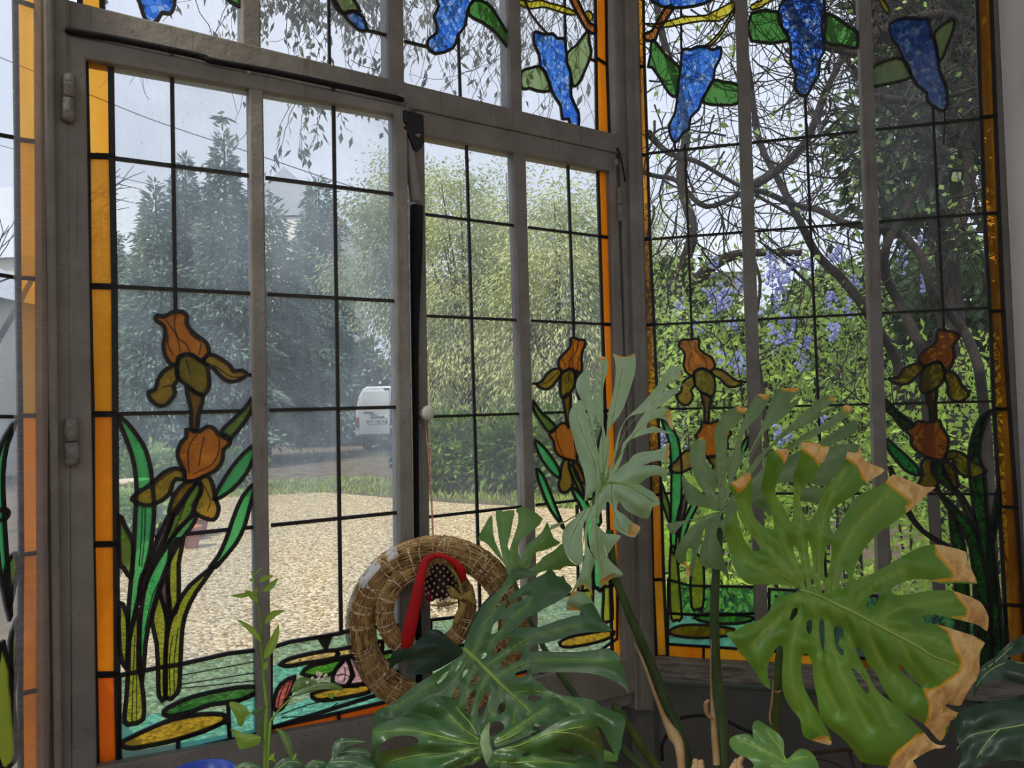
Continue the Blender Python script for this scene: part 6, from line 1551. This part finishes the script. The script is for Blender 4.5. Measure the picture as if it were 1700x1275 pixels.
o_ = mb.build('tape', M['tape'], wr, True); o_.modifiers.new('thickness', 'SOLIDIFY').thickness = .0006
wr2 = thing('straw_ring_ornament', 'small straw ring hanging inside the big straw wreath', 'wreath', at(708, 1012, 1.33))
ring(wr2, 708, 1012, 1.335, 68, 14, 'straw_ring', 700, 26, 5, tilt=.25)

def ribbon(name, mat, Lp, Rp, ds, parent=None, o=(0, 0), k=5.0):
    A = smooth_open(pts(Lp, o, k), 4); B_ = smooth_open(pts(Rp, o, k), 4); n = min(len(A), len(B_)); V = []
    ia = np.linspace(0, len(A) - 1, n).astype(int); D = np.interp(np.linspace(0, 1, n), np.linspace(0, 1, len(ds)), ds)
    for i in range(n):
        a = A[i]; b = B_[i]
        for s, e in ((0, 0), (.33, .0015), (.67, .0015), (1, 0)): V.append(at(a[0] + (b[0] - a[0]) * s, a[1] + (b[1] - a[1]) * s, D[i] - e))
    mb = MB(); mb.add(V, [(i * 4 + j, i * 4 + j + 1, i * 4 + j + 5, i * 4 + j + 4) for i in range(n - 1) for j in range(3)])
    o_ = mb.build(name, M[mat], parent, True); md = o_.modifiers.new('thickness', 'SOLIDIFY'); md.thickness = .0006
    return o_
rb = thing('red_ribbon', 'bright red ribbon looped inside the straw wreath', 'ribbon', at(700, 930, 1.31))
ribbon('ribbon_tail', 'red_cloth', '745,195 680,215 640,270 600,400 575,500 540,640 505,780 480,930 490,985', '755,235 720,260 700,300 680,400 655,560 630,700 612,800 590,890 545,985', [1.30, 1.297, 1.297, 1.30, 1.31], rb, q1)
ribbon('ribbon_loop', 'red_cloth', '742,188 800,188 860,205 920,235 975,275 1010,330 1022,385 1015,420', '750,235 800,232 850,245 890,275 930,320 955,365 968,400 985,440', [1.30, 1.295, 1.30, 1.315], rb, q1)
gb = thing('gold_bow', 'dull gold ribbon bow with a hanging tail beside the pine cone', 'bow', at(765, 990, 1.315))
ribbon('ribbon_loop', 'gold_cloth', '830,262 880,285 930,335 965,400 985,470 990,545', '822,275 858,305 895,350 935,410 960,480 968,550', [1.325, 1.318, 1.315], gb, q1)
ribbon('bow_loop', 'gold_cloth', '975,545 940,500 890,465 850,462', '970,570 920,572 880,550 848,480', [1.312, 1.305, 1.312], gb, q1)
ribbon('bow_loop', 'gold_cloth', '975,548 1010,520 1060,498 1080,530 1108,605', '975,575 1010,580 1050,600 1085,622 1105,612', [1.312, 1.305, 1.314], gb, q1)
ribbon('ribbon_tail', 'gold_cloth', '968,585 960,640 930,700 905,780', '1025,615 1010,670 985,720 955,786', [1.312, 1.308, 1.314], gb, q1)
ribbon('ribbon_band', 'gold_cloth', '672,560 700,600 740,618 800,612 860,598 950,592', '676,575 710,618 760,632 830,634 890,624 952,602', [1.322, 1.315, 1.312], gb, q1)
mb = MB(); mb.ball(at(570 + 975 / 5, 880 + 563 / 5, 1.311), .0042, 8, 6); mb.build('knot', M['gold_cloth'], gb, True)

pc = thing('pine_cone', 'dark pine cone with pale scale tips hanging inside the wreath', 'pine cone', at(731, 958, 1.33))
top, bot = at(727, 930, 1.33), at(736, 988, 1.33); axv = bot - top; Lc = axv.length; axn = axv.normalized()
e1 = axn.cross(VW).normalized(); e2 = axn.cross(e1)
def crad(s): return .028 * (.28 + .8 * math.sin(min(1, s * .9 + .1) * 1.9)) 
mb = MB(); mb.tube([top + axv * s for s in np.linspace(0, 1, 8)], [crad(s) * .72 for s in np.linspace(0, 1, 8)], 12); mb.build('core', M['cone'], pc, True)
sc, tp = MB(), MB()
for k in range(110):
    s = (k + .5) / 110; a = k * 2.39996; rr = crad(s); rad = e1 * math.cos(a) + e2 * math.sin(a); tan = e2 * math.cos(a) - e1 * math.sin(a)
    c = top + axv * s + rad * rr * .6; t_ = top + axv * (s - .02) + rad * rr * 1.02; w = .0048
    sc.hexa([c + tan * w * .5, c - tan * w * .5, t_ - tan * w * .7, t_ + tan * w * .7] + [p + axn * .0022 for p in (c + tan * w * .5, c - tan * w * .5, t_ - tan * w * .7, t_ + tan * w * .7)])
    tp.ball(t_ + rad * .0004, (.0022, .0022, .0028), 6, 4)
sc.build('scales', M['cone'], pc); tp.build('scale_tips', M['cone_tip'], pc, True)
mb = MB(); g = np.random.default_rng(9)
for k in range(60):
    b = bot + e1 * g.normal() * .008; mb.tube([b, b + axn * .012 + e1 * g.normal() * .008 + VW * g.normal() * .004, b + axn * (.02 + .012 * g.random()) + e1 * g.normal() * .012], .0003, 3, False)
mb.build('needle_tuft', M['cone'], pc)
mb = MB(); mb.ball(at(715, 987, 1.325), (.0115, .010, .0125), 14, 10)
mb.tube([at(715, 987, 1.325), at(706, 984, 1.322)], [.006, .003], 8)
tag(mb.build('berry_ornament', M['berry'], None, True), 'dark red round ornament hanging just under the pine cone', 'ornament')

# the knob of the casement and the string that carries the wreath
kn = S2
a = PC.uh(711, 686, -.045); c0 = PC.p(a[0], a[1], -.016); c1 = PC.p(a[0], a[1], -.05)
mb = MB(); mb.tube([c0, c0.lerp(c1, .55)], [.006, .006], 12); mb.build('knob_shank', M['iron'], kn, True)
mb = MB(); mb.tube([c0.lerp(c1, .5), c0.lerp(c1, .56), c0.lerp(c1, .75), c0.lerp(c1, .95), c1], [.006, .0125, .0145, .0115, .005], 20); mb.build('knob', M['cream'], kn, True)['label'] = 'round cream knob'
sr_ = thing('hanging_string', 'thin twisted string running from the knob down to the wreath', 'string', at(715, 780, 1.37))
mb = MB()
for P, d0_, d1_ in (([(706, 690), (708, 720), (713, 780), (716, 840), (718, 895), (719, 927)], 1.405, 1.300), ([(713, 698), (714, 740), (716, 800), (718, 850), (719.5, 890)], 1.40, 1.305)):
    S = smooth_open(P, 5); mb.tube([at(x, y, float(np.interp(y, [690, 880, 905, 930], [d0_, 1.318, 1.304, 1.300]))) for x, y in S], .0009, 6)
for P in ([(704, 676), (694, 673), (688, 677), (684, 681)], [(703, 678), (698, 684), (695, 696), (697, 711)]):
    S = smooth_open(P, 4); mb.tube([at(x, y, 1.405) for x, y in S], .0009, 6)
for s in range(3):
    ring_ = [c0.lerp(c1, .2 + .08 * s) + (PC.u * math.cos(w) + Vector((0, 0, 1)) * math.sin(w)) * .0075 for w in np.linspace(0, 6.283, 13)]
    mb.tube(ring_, .0009, 5)
mb.build('string', M['string'], sr_)

# the bolt at the top of the meeting stiles and the foam and painted dark of the gap
bo = thing('window_bolt', 'black bolt housing with a grey painted rod at the top of the casement gap', 'window bolt', at(686, 215, 1.38))
def uhbox(mb, P, quad, o0, o1): bar(mb, P, quad, o0, o1)
mb = MB(); _B = [PC.uh(x, y, -.052) for x, y in ((669, 181), (704, 190), (705.5, 236), (701, 246), (688, 248), (680, 226), (671, 214))]; mb.prism([PC.p(a, b, -.052) for a, b in _B], [PC.p(a, b, -.018) for a, b in _B]); bar(mb, PC, [(670, 181), (678, 183), (679, 205), (671, 203)], -.056, -.02); bar(mb, PC, [(671, 208), (677, 209), (678, 214), (672, 213)], -.056, -.02)
bevel(mb.build('housing', M['black'], bo), .004)
mb = MB(); bar(mb, PC, [(690, 222), (699, 222), (696, 228), (691, 226)], -.056, -.05); mb.build('screw_plate', M['iron'], bo)
mb = MB(); P = smooth_open([(678, 205), (679, 240), (683, 280), (688, 320), (690, 334)], 4)
mb.tube([at(x, y, 1.385 + .012 * i / len(P)) for i, (x, y) in enumerate(P)], [.0105] * len(P), 14); mb.build('rod', M['tube_grey'], bo, True)
mb = MB(); P = smooth_open([(656, 161), (664, 158), (672, 160), (675, 170), (675, 184)], 4)
mb.tube([at(x, y, 1.375) for x, y in P], .0028, 8); mb.ball(at(663, 161, 1.374), (.013, .008, .008), 10, 7); mb.build('keeper', M['iron'], bo, True)
mb = MB(); P = [(692, 342), (691.5, 380), (691, 430), (689.5, 500), (689, 600), (690, 700), (691, 800), (692, 900), (694, 1000), (696, 1150)]  # foam at the top; lower down the black stands for the shaded gap
Wd = [11.5, 11.2, 10.5, 8, 6, 5.2, 5.0, 5.0, 5.5, 6]
mb.tube([at(x, y, 1.398) for x, y in P], [w * 1.39 / F for w in Wd], 12)
tag(mb.build('foam_and_gap_strip', M['foam'], None, True), 'black foam pipe strip stuffed along the gap between the casements', 'draught strip')
mb = MB(); P = smooth_open([(108, 50), (140, 56), (200, 66), (330, 93), (352, 101), (450, 119), (560, 142), (640, 159), (670, 166)], 3)  # black tube put in as the shade between rail and open sash
mb.tube([PS1.p(*PS1.uh(x, y, -.021), -.021) for x, y in P], [.003] + [.0056] * (len(P) - 2) + [.004], 8)
tag(mb.build('top_gap_shade', M['foam'], None, True), 'black rubber seal drooping along the top rail of the open casement', 'draught strip')
st_ = thing('window_stay', 'thin dark iron hook hanging on the corner post by the closed casement', 'hook', at(1033, 275, 1.78))
mb = MB(); dd = lambda x, y: (EYE + ray(x, y) * ((PC.o + PC.n * -.034 - EYE).dot(PC.n) / ray(x, y).dot(PC.n)))
mb.tube([dd(1024, 246), dd(1028, 252), dd(1033, 272), dd(1038, 302)], [.0035, .003, .0024, .0018], 8); mb.build('hook', M['black'], st_, True)
mb = MB(); mb.ball(dd(1022, 269), (.006, .005, .009), 10, 7); mb.build('eyelet', M['iron'], st_, True)

# sheer net hanging over the amber strip of the side window
def net_mat():
    t = NT('grey_net'); u = t.n('TexCoord').outputs['Object']
    w1 = t.n('TexNoise', {'Vector': t.n('Mapping', {'Vector': u, 'Scale': (1, 1, 900)}).outputs[0], 'Scale': 1.0, 'Detail': 1}).outputs['Fac']
    f = t.n('MapRange', {'Value': w1, 'From Min': .35, 'From Max': .65, 'To Min': .20, 'To Max': .32}).outputs[0]
    d = t.n('BsdfDiffuse', {'Color': c4(lin('d5d2d6'))}); tl = t.n('BsdfTranslucent', {'Color': c4(lin('e4e0e4'))})
    tr = t.n('BsdfTransparent')
    return t.end(t.mix(f, tr.outputs[0], t.mix(.5, d.outputs[0], tl.outputs[0])))
M['net'] = net_mat()
V = []; n = 40
for i in range(n + 1):
    y = -120 + 1560 * i / n
    for j in range(7):
        x = 22 + (54 + 6 * (y / 1275)) * j / 6 + 1.2 * math.sin(y * .013 + j)
        s = PL.uh(x, y, .0); V.append(PL.p(*PL.uh(x, y, -.028 - .004 * math.sin(j * 2.1 + y * .004)), -.028 - .004 * math.sin(j * 2.1 + y * .004)))
mb = MB(); mb.add(V, [(i * 7 + j, i * 7 + j + 1, i * 7 + j + 8, i * 7 + j + 7) for i in range(n) for j in range(6)])
tag(mb.build('net_curtain', M['net'], None, True), 'sheer grey net strip hanging over the amber edge of the side window', 'net curtain')

# cable on the panel below the fixed window
mb = MB(); P = smooth_open([(1100, 1262), (1099, 1240), (1104, 1226), (1118, 1204), (1132, 1192), (1160, 1188), (1182, 1190), (1205, 1196), (1228, 1208), (1250, 1217), (1300, 1236)], 5)
mb.tube([at(x, y, 1.60) for x, y in P], .0036, 8)
tag(mb.build('cable', M['black'], None, True), 'thin black cable arching over the dark panel below the sill', 'cable')

# pots and the bench they stand on (mostly below the picture)
M['bench'] = surface('worn_bench_wood', '6e553e', '503c2a', 8, .7, .2, stretch=(9, 1, 1))
zb = .40
bn = thing('plant_bench', 'low worn wooden bench carrying the plant pots', 'bench', (.1, .95, 0))
mb = MB(); mb.box((.1, .95, zb - .015), (1.46, .36, .03)); mb.build('seat', M['bench'], bn)
for x in (-.55, .75):
    for y in (.82, 1.08):
        mb = MB(); mb.box((x, y, (zb - .03) / 2), (.05, .05, zb - .03)); mb.build('leg', M['bench'], bn)
def pot(name, label, c, r, h, mat, cat='flower pot'):
    mb = MB(); mb.lathe([(r * .72, 0), (r * .9, h * .6), (r * .97, h * .82), (r * 1.06, h * .83), (r * 1.06, h), (r * .95, h), (r * .9, h * .85), (r * .5, h * .8)], (c[0], c[1], zb), 28)
    return tag(mb.build(name, M[mat], None, True), label, cat)
c = at(330, 1285, .93); pot('flower_pot', 'glossy blue glazed pot with its rim at the bottom edge', (c.x, c.y), .042, at(330, 1287, .93).z - zb, 'blue_glaze')
c = at(1190, 1400, 1.05); pot('planter', 'terracotta planter of the monstera', (c.x, c.y), .13, .17, 'terracotta')
c = at(442, 1400, .95); pot('flower_pot', 'terracotta pot of the thin seedling', (c.x, c.y), .06, .2, 'terracotta')
c = at(585, 1400, .88); pot('flower_pot', 'terracotta pot of the glossy low plant', (c.x, c.y), .07, .2, 'terracotta')
c = at(1690, 1400, .95); pot('flower_pot', 'terracotta pot of the dark leaved plant', (c.x, c.y), .08, .2, 'terracotta')

# ------------------------------------------------------------------ repeats share a group
GROUPS = {'spruce_tree': 'dark spruces beyond the gravel drive', 'cypress_tree': 'cypresses beyond the closed casement', 'laurel_shrub': 'laurel shrubs at the edge of the drive',
          'garden_bush': 'bushes in the flower bed', 'flower_pot': 'flower pots', 'overhead_cable': 'overhead cables', 'hedge': 'hedges closing the garden', 'garden_shrub': 'lime green shrubs by the fixed window',
          'house': 'houses beyond the garden', 'potted_plant': 'low potted plants along the bottom edge', 'casement_sash': 'casements of the middle window'}
for ob in list(SC.objects):
    if ob.parent is None and ob.name.split('.')[0] in GROUPS: ob['group'] = GROUPS[ob.name.split('.')[0]]
